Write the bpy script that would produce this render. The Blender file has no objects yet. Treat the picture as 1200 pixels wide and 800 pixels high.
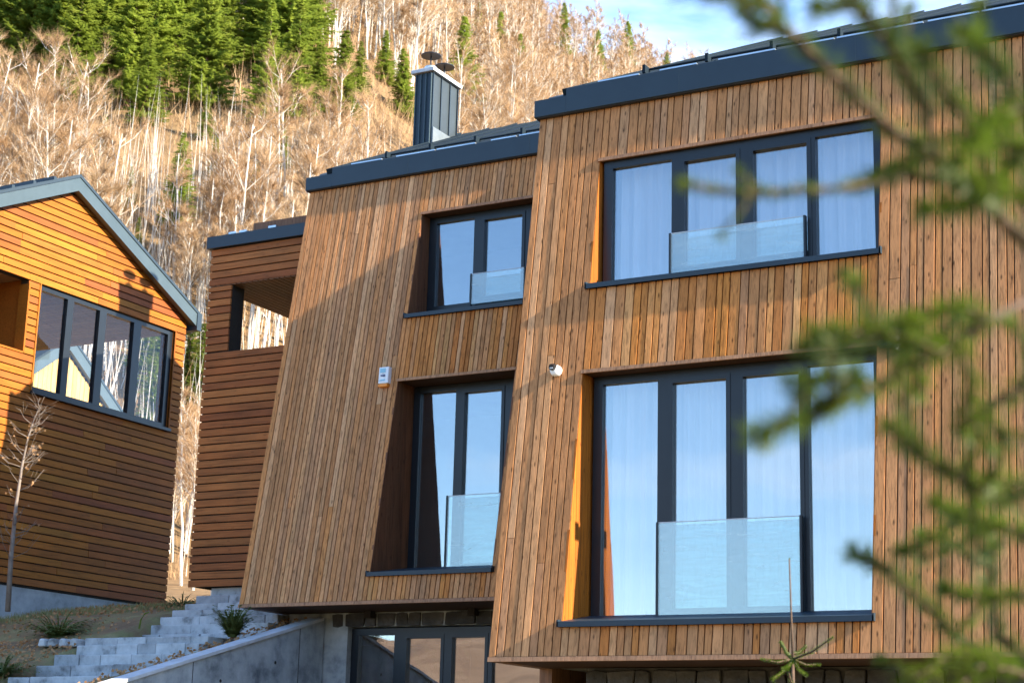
import bpy, math, random
import numpy as np
from mathutils import Vector, Matrix
random.seed(7); RNG = np.random.default_rng(7)
S = bpy.context.scene
COL = S.collection

# ------------------------------------------------------------------ camera
FPX = 2049.2
PITCH, ROLL, YAW = math.radians(13.995), math.radians(1.544), math.radians(-29.164)
fwd = Vector((math.sin(YAW)*math.cos(PITCH), math.cos(YAW)*math.cos(PITCH), math.sin(PITCH)))
r0 = Vector((math.cos(YAW), -math.sin(YAW), 0)); u0 = r0.cross(fwd)
RIGHT = r0*math.cos(ROLL)+u0*math.sin(ROLL); UP = u0*math.cos(ROLL)-r0*math.sin(ROLL)
cam = bpy.data.cameras.new("camera"); cam_o = bpy.data.objects.new("camera", cam); COL.objects.link(cam_o)
cam_o.matrix_world = Matrix(((RIGHT.x, UP.x, -fwd.x, 0), (RIGHT.y, UP.y, -fwd.y, 0), (RIGHT.z, UP.z, -fwd.z, 0), (0, 0, 0, 1)))
cam.sensor_width = 36; cam.lens = 36*FPX/1200; cam.clip_start = .05; cam.clip_end = 3000
cam.dof.use_dof = True; cam.dof.focus_distance = 17.5; cam.dof.aperture_fstop = 5.0
S.camera = cam_o

# ------------------------------------------------------------------ sky, sun, exposure
SUN_EL = math.atan(.495)
W = bpy.data.worlds.new("World"); S.world = W; W.use_nodes = True
nt = W.node_tree; nt.nodes.clear()
def N(tree, t, **kw):
    n = tree.nodes.new(t)
    for k, v in kw.items():
        if k in ('ins',):
            for a, b in v.items(): n.inputs[a].default_value = b
        else: setattr(n, k, v)
    return n
sky = N(nt, 'ShaderNodeTexSky', sky_type='NISHITA', sun_disc=False, sun_elevation=SUN_EL, sun_rotation=math.radians(90))
sky.altitude = 1200; sky.air_density = 1.0; sky.dust_density = .25; sky.ozone_density = 2.2
hs0 = N(nt, 'ShaderNodeHueSaturation', ins={'Saturation': 1.1})
tc = N(nt, 'ShaderNodeTexCoord')
mp = N(nt, 'ShaderNodeMapping', ins={'Scale': (1.0, 1.0, 2.6), 'Location': (.35, .1, .2)})
no = N(nt, 'ShaderNodeTexNoise', ins={'Scale': 2.3, 'Detail': 7, 'Roughness': .55, 'Distortion': .5})
cr = N(nt, 'ShaderNodeValToRGB'); cr.color_ramp.elements[0].position = .53; cr.color_ramp.elements[1].position = .74
mx = N(nt, 'ShaderNodeMixRGB'); mx.inputs[2].default_value = (4.9, 5.3, 5.8, 1)
ml = N(nt, 'ShaderNodeMath', operation='MULTIPLY'); ml.inputs[1].default_value = .85
bg = N(nt, 'ShaderNodeBackground', ins={'Strength': .135})
ow = N(nt, 'ShaderNodeOutputWorld')
L = nt.links.new
L(tc.outputs['Generated'], mp.inputs['Vector']); L(mp.outputs[0], no.inputs['Vector']); L(no.outputs['Fac'], cr.inputs[0])
L(cr.outputs[0], ml.inputs[0])
sx = N(nt, 'ShaderNodeSeparateXYZ'); L(tc.outputs['Generated'], sx.inputs[0])
bi = N(nt, 'ShaderNodeMath', operation='MULTIPLY_ADD'); bi.inputs[1].default_value = .09; L(sx.outputs['Y'], bi.inputs[0]); L(no.outputs['Fac'], bi.inputs[2]); L(bi.outputs[0], cr.inputs[0]); L(ml.outputs[0], mx.inputs[0]); L(sky.outputs[0], hs0.inputs['Color']); L(hs0.outputs[0], mx.inputs[1]); L(mx.outputs[0], bg.inputs[0]); L(bg.outputs[0], ow.inputs[0])
sun = bpy.data.lights.new("sun", 'SUN'); sun.energy = 4.7; sun.angle = math.radians(.5); sun.color = (1, .88, .70)
sun_o = bpy.data.objects.new("sun", sun); COL.objects.link(sun_o)
sun_o.rotation_euler = Vector((-1, 0, -.495)).to_track_quat('-Z', 'Y').to_euler(); sun_o.location = (60, 10, 40)
S.view_settings.view_transform = 'Standard'; S.view_settings.look = 'None'; S.view_settings.gamma = 1
S.view_settings.exposure = 1.98
S.cycles.max_bounces = 8; S.cycles.transparent_max_bounces = 12; S.cycles.caustics_reflective = False; S.cycles.caustics_refractive = False

# ------------------------------------------------------------------ helpers
def ray(x, y):                       # photo pixel (1200x800) -> world direction from the camera
    return RIGHT*((x-600)/FPX) - UP*((y-400)/FPX) + fwd
def on_y(x, y, Y): d = ray(x, y); return d*(Y/d.y)
def on_d(x, y, dist): return ray(x, y)*dist

def tag(o, label=None, cat=None, group=None, kind=None):
    if label: o['label'] = label
    if cat: o['category'] = cat
    if group: o['group'] = group
    if kind: o['kind'] = kind
    return o
def thing(name, label, cat, loc=(0, 0, 0), group=None):
    o = bpy.data.objects.new(name, None); o.empty_display_size = .2; COL.objects.link(o); o.location = loc
    return tag(o, label, cat, group)
def wloc(p):
    v = Vector((0, 0, 0))
    while p: v += p.location; p = p.parent
    return v
class MB:
    def __init__(s): s.v = []; s.f = []
    def poly(s, pts):
        b = len(s.v); s.v += [tuple(p) for p in pts]; s.f.append(tuple(range(b, b+len(pts))))
    def hexa(s, P):                  # 8 corners: bottom 4 (ccw), top 4
        b = len(s.v); s.v += [tuple(p) for p in P]
        for q in ((3, 2, 1, 0), (4, 5, 6, 7), (0, 1, 5, 4), (1, 2, 6, 5), (2, 3, 7, 6), (3, 0, 4, 7)): s.f.append(tuple(b+i for i in q))
    def box(s, x0, x1, y0, y1, z0, z1):
        s.hexa([(x0, y0, z0), (x1, y0, z0), (x1, y1, z0), (x0, y1, z0), (x0, y0, z1), (x1, y0, z1), (x1, y1, z1), (x0, y1, z1)])
    def prism(s, pts, axis, a, b):   # polygon in the other two coordinates, extruded along axis from a to b
        n = len(pts); o = len(s.v)
        for t in (a, b):
            for p in pts: s.v.append({'x': (t, p[0], p[1]), 'y': (p[0], t, p[1]), 'z': (p[0], p[1], t)}[axis])
        s.f.append(tuple(o+i for i in range(n-1, -1, -1))); s.f.append(tuple(o+n+i for i in range(n)))
        for i in range(n): j = (i+1) % n; s.f.append((o+i, o+j, o+n+j, o+n+i))
    def tube(s, pts, rad, n=6, cap=True):
        pts = [Vector(p) for p in pts]; o = len(s.v); m = len(pts)
        for i, p in enumerate(pts):
            d = (pts[min(i+1, m-1)]-pts[max(i-1, 0)])
            if d.length < 1e-9: d = Vector((0, 0, 1))
            d.normalize(); a = d.orthogonal() if abs(d.z) > .9 else d.cross(Vector((0, 0, 1)))
            a.normalize(); b = d.cross(a); r = rad[i] if hasattr(rad, '__len__') else rad
            for k in range(n):
                t = 2*math.pi*k/n; s.v.append(tuple(p+a*(r*math.cos(t))+b*(r*math.sin(t))))
        for i in range(m-1):
            for k in range(n):
                k2 = (k+1) % n; s.f.append((o+i*n+k, o+i*n+k2, o+(i+1)*n+k2, o+(i+1)*n+k))
        if cap: s.f.append(tuple(o+k for k in range(n-1, -1, -1))); s.f.append(tuple(o+(m-1)*n+k for k in range(n)))
    def mesh(s, name, mat, off=Vector((0, 0, 0)), smooth=False):
        me = bpy.data.meshes.new(name)
        me.from_pydata([(v[0]-off.x, v[1]-off.y, v[2]-off.z) for v in s.v], [], s.f)
        if mat: me.materials.append(mat)
        if smooth: me.polygons.foreach_set('use_smooth', [True]*len(me.polygons))
        me.update(); return me
    def build(s, name, mat, parent=None, smooth=False, bevel=0, at=None):
        off = wloc(parent) if parent else Vector(at or (0, 0, 0))
        o = bpy.data.objects.new(name, s.mesh(name, mat, off, smooth)); COL.objects.link(o)
        if parent: o.parent = parent
        elif at: o.location = at
        if bevel:
            m = o.modifiers.new('bevel', 'BEVEL'); m.width = bevel; m.segments = 2; m.limit_method = 'ANGLE'
        return o
def np_mesh(name, V, F, mat):
    V = np.asarray(V, dtype=np.float32).reshape(-1, 3); F = np.asarray(F, dtype=np.int32); k = F.shape[1]
    me = bpy.data.meshes.new(name); me.vertices.add(len(V)); me.vertices.foreach_set('co', V.ravel())
    me.loops.add(F.size); me.loops.foreach_set('vertex_index', F.ravel())
    me.polygons.add(len(F)); me.polygons.foreach_set('loop_start', np.arange(0, F.size, k, dtype=np.int32))
    me.update(calc_edges=True); me.materials.append(mat); return me
def link(name, me, parent=None, loc=(0, 0, 0)):
    o = bpy.data.objects.new(name, me); COL.objects.link(o); o.location = loc
    if parent: o.parent = parent
    return o
_unit = {}
def unit_box(mat):                   # shared unit cube mesh per material, slightly chamfered on the long front edges
    if mat.name not in _unit:
        m = MB(); c = .03
        pts = [(-.5+c, -.5), (.5-c, -.5), (.5, -.5+c*1.2), (.5, .5), (-.5, .5), (-.5, -.5+c*1.2)]
        m.prism(pts, 'z', -.5, .5); _unit[mat.name] = m.mesh('plank', mat)
    return _unit[mat.name]
def unit_part(name, mat, parent, c, size, rx=0, ry=0, rz=0):
    o = bpy.data.objects.new(name, unit_box(mat)); COL.objects.link(o); o.parent = parent
    o.location = Vector(c)-wloc(parent); o.scale = size; o.rotation_euler = (rx, ry, rz); return o

# ------------------------------------------------------------------ materials
def principled(name, col, rough=.6, metal=0, spec=.5):
    m = bpy.data.materials.new(name); m.use_nodes = True; b = m.node_tree.nodes['Principled BSDF']
    b.inputs['Base Color'].default_value = (*col, 1); b.inputs['Roughness'].default_value = rough; b.inputs['Metallic'].default_value = metal
    b.inputs['Specular IOR Level'].default_value = spec
    return m, m.node_tree, b
def ramp(tree, stops):
    r = N(tree, 'ShaderNodeValToRGB'); e = r.color_ramp.elements
    e[0].position, e[0].color = stops[0][0], (*stops[0][1], 1); e[1].position, e[1].color = stops[-1][0], (*stops[-1][1], 1)
    for p, c in stops[1:-1]: x = e.new(p); x.color = (*c, 1)
    return r
def noisy(name, stops, scale, rough=.8, bump=.0, detail=6, stretch=(1, 1, 1), metal=0, spec=.4, bscale=None, rand=0):
    m, t, b = principled(name, stops[0][1], rough, metal, spec); l = t.links.new
    g = N(t, 'ShaderNodeNewGeometry'); mp = N(t, 'ShaderNodeMapping', ins={'Scale': stretch}); l(g.outputs['Position'], mp.inputs[0])
    n = N(t, 'ShaderNodeTexNoise', ins={'Scale': scale, 'Detail': detail, 'Roughness': .65}); l(mp.outputs[0], n.inputs['Vector'])
    r = ramp(t, stops); l(n.outputs['Fac'], r.inputs[0]); out = r.outputs[0]
    if rand:
        oi = N(t, 'ShaderNodeObjectInfo'); hs = N(t, 'ShaderNodeHueSaturation'); ma = N(t, 'ShaderNodeMath', operation='MULTIPLY_ADD')
        ma.inputs[1].default_value = rand; ma.inputs[2].default_value = 1-rand/2; l(oi.outputs['Random'], ma.inputs[0]); l(ma.outputs[0], hs.inputs['Value'])
        l(out, hs.inputs['Color']); out = hs.outputs[0]
    l(out, b.inputs['Base Color'])
    if bump:
        n2 = N(t, 'ShaderNodeTexNoise', ins={'Scale': bscale or scale*3, 'Detail': 5}); l(mp.outputs[0], n2.inputs['Vector'])
        bu = N(t, 'ShaderNodeBump', ins={'Strength': bump, 'Distance': .02}); l(n2.outputs['Fac'], bu.inputs['Height']); l(bu.outputs[0], b.inputs['Normal'])
    return m
def wood(name, tones, axis='z', rough=.7, spec=.3, knots=.5, grain=.35, fine=1.0):
    """board wood: tone by board (Object Info), long grain, small dark knots, relief"""
    m, t, b = principled(name, tones[0], rough, 0, spec); l = t.links.new
    oi = N(t, 'ShaderNodeObjectInfo'); g = N(t, 'ShaderNodeNewGeometry')
    off = N(t, 'ShaderNodeVectorMath', operation='SCALE'); off.inputs[0].default_value = (17, 31, 43); l(oi.outputs['Random'], off.inputs['Scale'])
    ad = N(t, 'ShaderNodeVectorMath', operation='ADD'); l(g.outputs['Position'], ad.inputs[0]); l(off.outputs[0], ad.inputs[1])
    s = {'z': (28, 28, 1.3), 'y': (28, 1.3, 28)}[axis]
    mp = N(t, 'ShaderNodeMapping', ins={'Scale': tuple(a*fine for a in s)}); l(ad.outputs[0], mp.inputs[0])
    n = N(t, 'ShaderNodeTexNoise', ins={'Scale': 1.6, 'Detail': 6, 'Roughness': .6, 'Distortion': .6}); l(mp.outputs[0], n.inputs['Vector'])
    k = len(tones); tr = ramp(t, [(i/(k-1), c) for i, c in enumerate(tones)]); l(oi.outputs['Random'], tr.inputs[0])
    gr = ramp(t, [(.28, (1-grain*1.5,)*3), (.5, (1,)*3), (.75, (1+grain*.7,)*3)]); l(n.outputs['Fac'], gr.inputs[0])
    mu = N(t, 'ShaderNodeMixRGB', blend_type='MULTIPLY'); mu.inputs[0].default_value = 1; l(tr.outputs[0], mu.inputs[1]); l(gr.outputs[0], mu.inputs[2])
    # broad weather patches
    n3 = N(t, 'ShaderNodeTexNoise', ins={'Scale': 1.1, 'Detail': 4}); l(ad.outputs[0], n3.inputs['Vector'])
    pr = ramp(t, [(.35, (.82, .84, .86)), (.65, (1.12, 1.08, 1.04))]); l(n3.outputs['Fac'], pr.inputs[0])
    m2 = N(t, 'ShaderNodeMixRGB', blend_type='MULTIPLY'); m2.inputs[0].default_value = 1; l(mu.outputs[0], m2.inputs[1]); l(pr.outputs[0], m2.inputs[2])
    # knots
    s2 = {'z': (13, 13, 4.2), 'y': (13, 4.2, 13)}[axis]
    mk = N(t, 'ShaderNodeMapping', ins={'Scale': s2}); l(ad.outputs[0], mk.inputs[0])
    vo = N(t, 'ShaderNodeTexVoronoi', ins={'Scale': 1.0}); l(mk.outputs[0], vo.inputs['Vector'])
    kr = ramp(t, [(.06, (1-knots,)*3), (.17, (1,)*3)]); l(vo.outputs['Distance'], kr.inputs[0])
    m3 = N(t, 'ShaderNodeMixRGB', blend_type='MULTIPLY'); m3.inputs[0].default_value = 1; l(m2.outputs[0], m3.inputs[1]); l(kr.outputs[0], m3.inputs[2])
    l(m3.outputs[0], b.inputs['Base Color'])
    bu = N(t, 'ShaderNodeBump', ins={'Strength': .35, 'Distance': .006}); l(n.outputs['Fac'], bu.inputs['Height']); l(bu.outputs[0], b.inputs['Normal'])
    return m
def leafy(name, stops, trans=.3, rough=.6, rand=.25, scale=.6):
    m = noisy(name, stops, scale, rough, rand=rand); t = m.node_tree; b = t.nodes['Principled BSDF']
    tr = N(t, 'ShaderNodeBsdfTranslucent'); mix = N(t, 'ShaderNodeMixShader', ins={0: trans})
    src = b.inputs['Base Color'].links[0].from_socket; t.links.new(src, tr.inputs[0])
    t.links.new(b.outputs[0], mix.inputs[1]); t.links.new(tr.outputs[0], mix.inputs[2])
    t.links.new(mix.outputs[0], t.nodes['Material Output'].inputs[0]); return m
def glass(name, refl, tint=(1, 1, 1), film=0, wave=0, warp=0):
    m = bpy.data.materials.new(name); m.use_nodes = True; t = m.node_tree; t.nodes.clear(); l = t.links.new
    o = N(t, 'ShaderNodeOutputMaterial'); tr = N(t, 'ShaderNodeBsdfTransparent', ins={0: (*tint, 1)}); gl = N(t, 'ShaderNodeBsdfGlossy', ins={'Roughness': .0})
    lw = N(t, 'ShaderNodeLayerWeight', ins={'Blend': .5}); pw = N(t, 'ShaderNodeMath', operation='POWER'); pw.inputs[1].default_value = 5
    ma = N(t, 'ShaderNodeMath', operation='MULTIPLY_ADD', use_clamp=True)
    ma.inputs[1].default_value = 1-refl; ma.inputs[2].default_value = refl; l(lw.outputs['Facing'], pw.inputs[0]); l(pw.outputs[0], ma.inputs[0])
    mix = N(t, 'ShaderNodeMixShader'); l(ma.outputs[0], mix.inputs[0]); l(tr.outputs[0], mix.inputs[1]); l(gl.outputs[0], mix.inputs[2])
    out = mix.outputs[0]
    if warp:                                             # each pane bows a little differently
        g = N(t, 'ShaderNodeNewGeometry'); oi = N(t, 'ShaderNodeObjectInfo'); va = N(t, 'ShaderNodeVectorMath', operation='ADD'); l(g.outputs['Position'], va.inputs[0]); l(oi.outputs['Random'], va.inputs[1])
        n = N(t, 'ShaderNodeTexNoise', ins={'Scale': 1.3, 'Detail': 1}); l(va.outputs[0], n.inputs['Vector'])
        bu = N(t, 'ShaderNodeBump', ins={'Strength': 1, 'Distance': warp*.4}); l(n.outputs['Fac'], bu.inputs['Height']); l(bu.outputs[0], gl.inputs['Normal'])
    if wave:
        g = N(t, 'ShaderNodeNewGeometry'); mp = N(t, 'ShaderNodeMapping', ins={'Scale': (1, 1, 7)}); l(g.outputs['Position'], mp.inputs[0])
        n = N(t, 'ShaderNodeTexNoise', ins={'Scale': 2.5, 'Detail': 2}); l(mp.outputs[0], n.inputs['Vector'])
        bu = N(t, 'ShaderNodeBump', ins={'Strength': wave, 'Distance': .02}); l(n.outputs['Fac'], bu.inputs['Height']); l(bu.outputs[0], gl.inputs['Normal'])
    if film:  # pale diffuse film, its streaks painting in rippled cloud reflections
        di = N(t, 'ShaderNodeBsdfDiffuse', ins={0: (.82, .95, .95, 1)}); mf = N(t, 'ShaderNodeMixShader')
        g = N(t, 'ShaderNodeNewGeometry'); mp = N(t, 'ShaderNodeMapping', ins={'Scale': (1.2, 1.2, 9)}); l(g.outputs['Position'], mp.inputs[0])
        n = N(t, 'ShaderNodeTexNoise', ins={'Scale': 2.2, 'Detail': 5, 'Distortion': .8}); l(mp.outputs[0], n.inputs['Vector'])
        fr_ = N(t, 'ShaderNodeMapRange', ins={1: .3, 2: .7, 3: film*.75, 4: film*1.3}); l(n.outputs['Fac'], fr_.inputs[0]); l(fr_.outputs[0], mf.inputs[0])
        l(out, mf.inputs[1]); l(di.outputs[0], mf.inputs[2]); out = mf.outputs[0]
    l(out, o.inputs[0]); return m

M_FACADE = wood('weathered_larch', [(0.385, 0.172, 0.0672), (0.482, 0.22, 0.0861), (0.407, 0.185, 0.0735), (0.556, 0.281, 0.124), (0.449, 0.205, 0.083), (0.503, 0.216, 0.0735), (0.385, 0.185, 0.084), (0.482, 0.244, 0.116), (0.428, 0.193, 0.0735), (0.589, 0.325, 0.163), (0.46, 0.218, 0.0945)], spec=.12, knots=.7)
M_PANEL = wood('sheltered_larch', [(0.424, 0.151, 0.0378), (0.488, 0.2, 0.0578), (0.382, 0.132, 0.0315), (0.562, 0.292, 0.116), (0.466, 0.171, 0.0378), (0.424, 0.167, 0.0483), (0.53, 0.2, 0.0441), (0.488, 0.248, 0.0945)], spec=.12, knots=.7)
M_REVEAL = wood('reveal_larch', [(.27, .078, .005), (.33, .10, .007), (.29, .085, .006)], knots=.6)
M_REVEAL_L = wood('brown_reveal', [(.15, .06, .028), (.19, .08, .035), (.16, .065, .03)], knots=.6)  # darker copy of the reveal larch, with shade painted into its tones
M_SIDING = wood('stained_siding', [(0.27, 0.0836, 0.0088), (0.31, 0.106, 0.0099), (0.22, 0.0627, 0.011), (0.285, 0.0931, 0.0088), (0.32, 0.118, 0.0121), (0.2, 0.0522, 0.0154), (0.295, 0.0988, 0.0088), (0.24, 0.0627, 0.0176)], axis='y', rough=.6, spec=.15, grain=.25, knots=.3)
M_WINGSIDE = wood('red_brown_siding', [(.31, .105, .03), (.38, .145, .042), (.25, .08, .026), (.34, .12, .034)], axis='y', rough=.55, spec=.15, grain=.3, knots=.3)
# the wing's boards run along x
for n_ in M_WINGSIDE.node_tree.nodes:
    if n_.type == 'MAPPING':
        s_ = n_.inputs['Scale'].default_value; n_.inputs['Scale'].default_value = (s_[1], s_[0], s_[2])
M_SOFFIT = wood('soffit_wood', [(.17, .085, .045), (.22, .115, .06)], rough=.6)
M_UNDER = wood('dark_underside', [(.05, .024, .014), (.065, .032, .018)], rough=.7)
M_TRIM = wood('trim_wood', [(.30, .15, .08), (.36, .19, .10)])
M_METAL = noisy('slate_blue_metal', [(.3, (.008, .021, .034)), (.7, (.011, .027, .042))], 3, .5, .03, spec=.5)
M_ROOF = noisy('dark_roof_metal', [(.3, (.008, .016, .024)), (.7, (.012, .022, .032))], 3, .75, .03, spec=.12)
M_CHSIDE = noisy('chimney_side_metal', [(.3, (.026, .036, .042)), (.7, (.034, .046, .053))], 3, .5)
M_BARGE = noisy('grey_blue_metal', [(.3, (.042, .064, .076)), (.7, (.054, .079, .092))], 3, .4, .03)
M_FRAME = noisy('anthracite_frame', [(.3, (.008, .011, .015)), (.7, (.011, .015, .020))], 4, .35)
M_RAIL = noisy('bright_steel', [(.3, (.45, .5, .55)), (.7, (.6, .64, .68))], 5, .3, metal=.8)
M_ZINC = noisy('zinc_flashing', [(.3, (.13, .155, .17)), (.7, (.18, .21, .225))], 6, .5, .05, metal=.3)
M_GLASS = glass('window_glass', .25, warp=.008)
M_GLASS2 = glass('loggia_glass', .025)
M_RAILGLASS = glass('railing_glass', .16, (.86, .97, .97), .20)
M_CORE = noisy('wind_barrier', [(.3, (.02, .016, .014)), (.7, (.035, .026, .02))], 8, .9)
M_ROOM = noisy('room_plaster', [(.3, (.32, .31, .30)), (.7, (.40, .39, .37))], 2, .9)
M_CURTAIN = leafy('sheer_curtain', [(.3, (.74, .74, .75)), (.7, (.82, .82, .82))], .35, .9, 0, 3)
M_CONC = noisy('cast_concrete', [(.30, (.10, .12, .14)), (.5, (.32, .35, .37)), (.68, (.44, .47, .49))], 2.6, .85, .5, 9, bscale=14)
M_CAP = noisy('light_concrete', [(.3, (.40, .42, .45)), (.7, (.56, .58, .61))], 5, .8, .3)
M_PLINTH = noisy('plinth_render', [(.28, (.16, .17, .175)), (.5, (.29, .305, .315)), (.72, (.38, .39, .40))], 3.2, .9, .6, 9)
M_STEP = noisy('pale_stone', [(.30, (.13, .135, .135)), (.46, (.33, .345, .35)), (.74, (.47, .485, .49))], 4.5, .85, .6, 9, rand=.35)
M_DSTONE = noisy('dark_stone', [(.28, (.030, .031, .034)), (.55, (.065, .063, .062)), (.78, (.12, .115, .11))], 5, .8, .8, 9, rand=.6)
M_GROUT = noisy('stone_mortar', [(.3, (.09, .09, .09)), (.7, (.14, .135, .13))], 9, .9)
M_GROUND = noisy('litter_and_grass', [(.30, (.09, .06, .035)), (.46, (.19, .13, .07)), (.58, (.18, .165, .07)), (.72, (.30, .25, .13))], 1.6, .95, .8, 10, bscale=30)
M_HILL = noisy('beech_litter', [(.28, (.08, .048, .022)), (.5, (.17, .105, .047)), (.74, (.27, .18, .085))], .9, .95, .8, 10, bscale=6)
M_FARHILL = noisy('wooded_hill', [(.28, (.12, .08, .05)), (.45, (.26, .16, .09)), (.6, (.34, .22, .13)), (.75, (.16, .15, .08))], .06, .95, .5, 10)
M_BARK = noisy('pale_bark', [(.3, (.36, .32, .27)), (.55, (.58, .54, .48)), (.8, (.70, .67, .62))], 1.3, .8, rand=.35)
M_TWIG = leafy('beech_twigs', [(.3, (.22, .13, .062)), (.5, (.36, .225, .115)), (.72, (.50, .36, .215))], .15, .8, .4, .35)
M_FIR = leafy('fir_needles', [(.3, (.12, .175, .025)), (.55, (.23, .29, .04)), (.75, (.36, .40, .07))], .6, .6, .4, .8)
M_FIRBARK = noisy('fir_bark', [(.3, (.09, .06, .04)), (.7, (.16, .11, .08))], 3, .9)
M_NEEDLE = leafy('spruce_needles', [(.3, (.05, .09, .008)), (.55, (.085, .13, .012)), (.75, (.14, .18, .022))], .45, .5, .2, 9)
M_SPRUCEBARK = noisy('spruce_twig_bark', [(.3, (.055, .033, .022)), (.7, (.12, .075, .048))], 40, .8)
M_FERN = leafy('fern_fronds', [(.3, (.05, .085, .02)), (.7, (.15, .19, .06))], .3, .6, .3, 8)
M_DRYLEAF = leafy('dry_leaves', [(.3, (.30, .15, .06)), (.7, (.48, .29, .14))], .3, .7, .3, 9)
M_WHITE = noisy('white_plastic', [(.3, (.72, .74, .76)), (.7, (.8, .81, .82))], 20, .35)
M_ORANGE = noisy('orange_lens', [(.3, (.75, .22, .02)), (.7, (.85, .3, .03))], 20, .3)
M_BLACK = noisy('black_plastic', [(.3, (.012, .012, .014)), (.7, (.02, .02, .022))], 20, .25)
M_NAVY = noisy('navy_print', [(.3, (.02, .04, .12)), (.7, (.03, .05, .15))], 20, .4)
M_TEAL = noisy('pale_blue_print', [(.3, (.25, .5, .62)), (.7, (.3, .55, .66))], 20, .4)
M_ROOMWOOD = wood('loggia_boards', [(.26, .14, .06), (.32, .18, .08)], axis='y', rough=.6)
M_YPLANK = wood('yellow_planks', [(.55, .33, .10), (.62, .39, .13), (.50, .29, .08), (.58, .36, .12)], axis='z', rough=.6)

# ------------------------------------------------------------------ ground
def smooth(a, b, x): t = np.clip((x-a)/(b-a), 0, 1); return t*t*(3-2*t)
def fbm(x, y, seed=0):
    r = np.random.default_rng(seed); z = 0*x
    for i in range(7):
        a, p, q = r.uniform(0, 6.28, 3); f = 1.9**i; z = z+np.sin(x*f*math.cos(a)+y*f*math.sin(a)+p)*np.cos(y*f*.8+q+x*f*.3)/1.75**i
    return z
def hill_u(x, y): return y*.8727-x*.4882
def hill_v(x, y): return x*.8727+y*.4882
def ground_z(x, y):
    x = np.asarray(x, float); y = np.asarray(y, float)
    left = np.interp(y, [5, 12, 15, 16.5, 18, 19.5, 21, 24, 28, 34], [-1.4, -.4, .5, .95, 1.55, 2.1, 2.36, 2.6, 3.1, 3.8])
    low = np.interp(y, [0, 14, 22, 26, 34], [-1.6, -1.6, -1.2, 2.3, 3.6])
    left = left-.6*smooth(-16.45, -16.25, x)
    t = smooth(-14.1, -13.2, x); near = left*(1-t)+low*t
    u = hill_u(x, y); v = hill_v(x, y); r = v/np.maximum(u, 20)
    e = np.interp(r, [-.5, -.1, -.01, .02, .096, .2, .5, 1], [.62, .585, .475, .44, .405, .35, .25, .15])
    foot = 3.6+.10*np.clip(u-30, 0, 20)
    hz = np.where(u > 40, foot+np.clip((u-50)/135, 0, 1)*(185*e-5.6)-np.maximum(u-185, 0)*.05+fbm(x*.045, y*.045, 3)*1.2*smooth(50, 80, u), near)
    k = smooth(36, 52, u)*smooth(24, 30, y); z = near*(1-k)+hz*k
    d = -y
    back = np.minimum((d-110)*.17, 31+fbm(x*.012, y*.02, 5)*4.5)
    z = z+np.where(d > 110, np.maximum(back, 0), 0)
    return z+fbm(x*.7, y*.7, 9)*.03
def sheet(name, xs, ys, mat, fn=ground_z):
    X, Y = np.meshgrid(xs, ys); Z = fn(X, Y); n, m = len(ys), len(xs)
    V = np.stack([X, Y, Z], -1).reshape(-1, 3); i = np.arange(n*m).reshape(n, m)
    F = np.stack([i[:-1, :-1], i[:-1, 1:], i[1:, 1:], i[1:, :-1]], -1).reshape(-1, 4)
    o = link(name, np_mesh(name, V, F, mat)); o.data.polygons.foreach_set('use_smooth', [True]*len(F)); return o
gx = np.concatenate([np.linspace(-900, -60, 43), np.linspace(-58, -20.4, 95), np.linspace(-20.2, -12, 83), np.linspace(-11.6, 20, 80), np.linspace(25, 900, 36)])
tag(sheet('ground', gx, np.concatenate([np.linspace(-100, -4, 16), np.linspace(-2, 12, 36), np.linspace(12.2, 27, 100)]), M_GROUND), kind='structure')
tag(sheet('hillside', np.concatenate([np.linspace(-900, -170, 20), np.linspace(-165, 80, 160), np.linspace(90, 900, 20)]), np.concatenate([np.linspace(27, 260, 160), np.linspace(270, 900, 20)]), M_HILL), kind='structure')
tag(sheet('opposite_hill', np.linspace(-900, 900, 181), np.linspace(-900, -100, 81), M_FARHILL), kind='structure')

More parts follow.
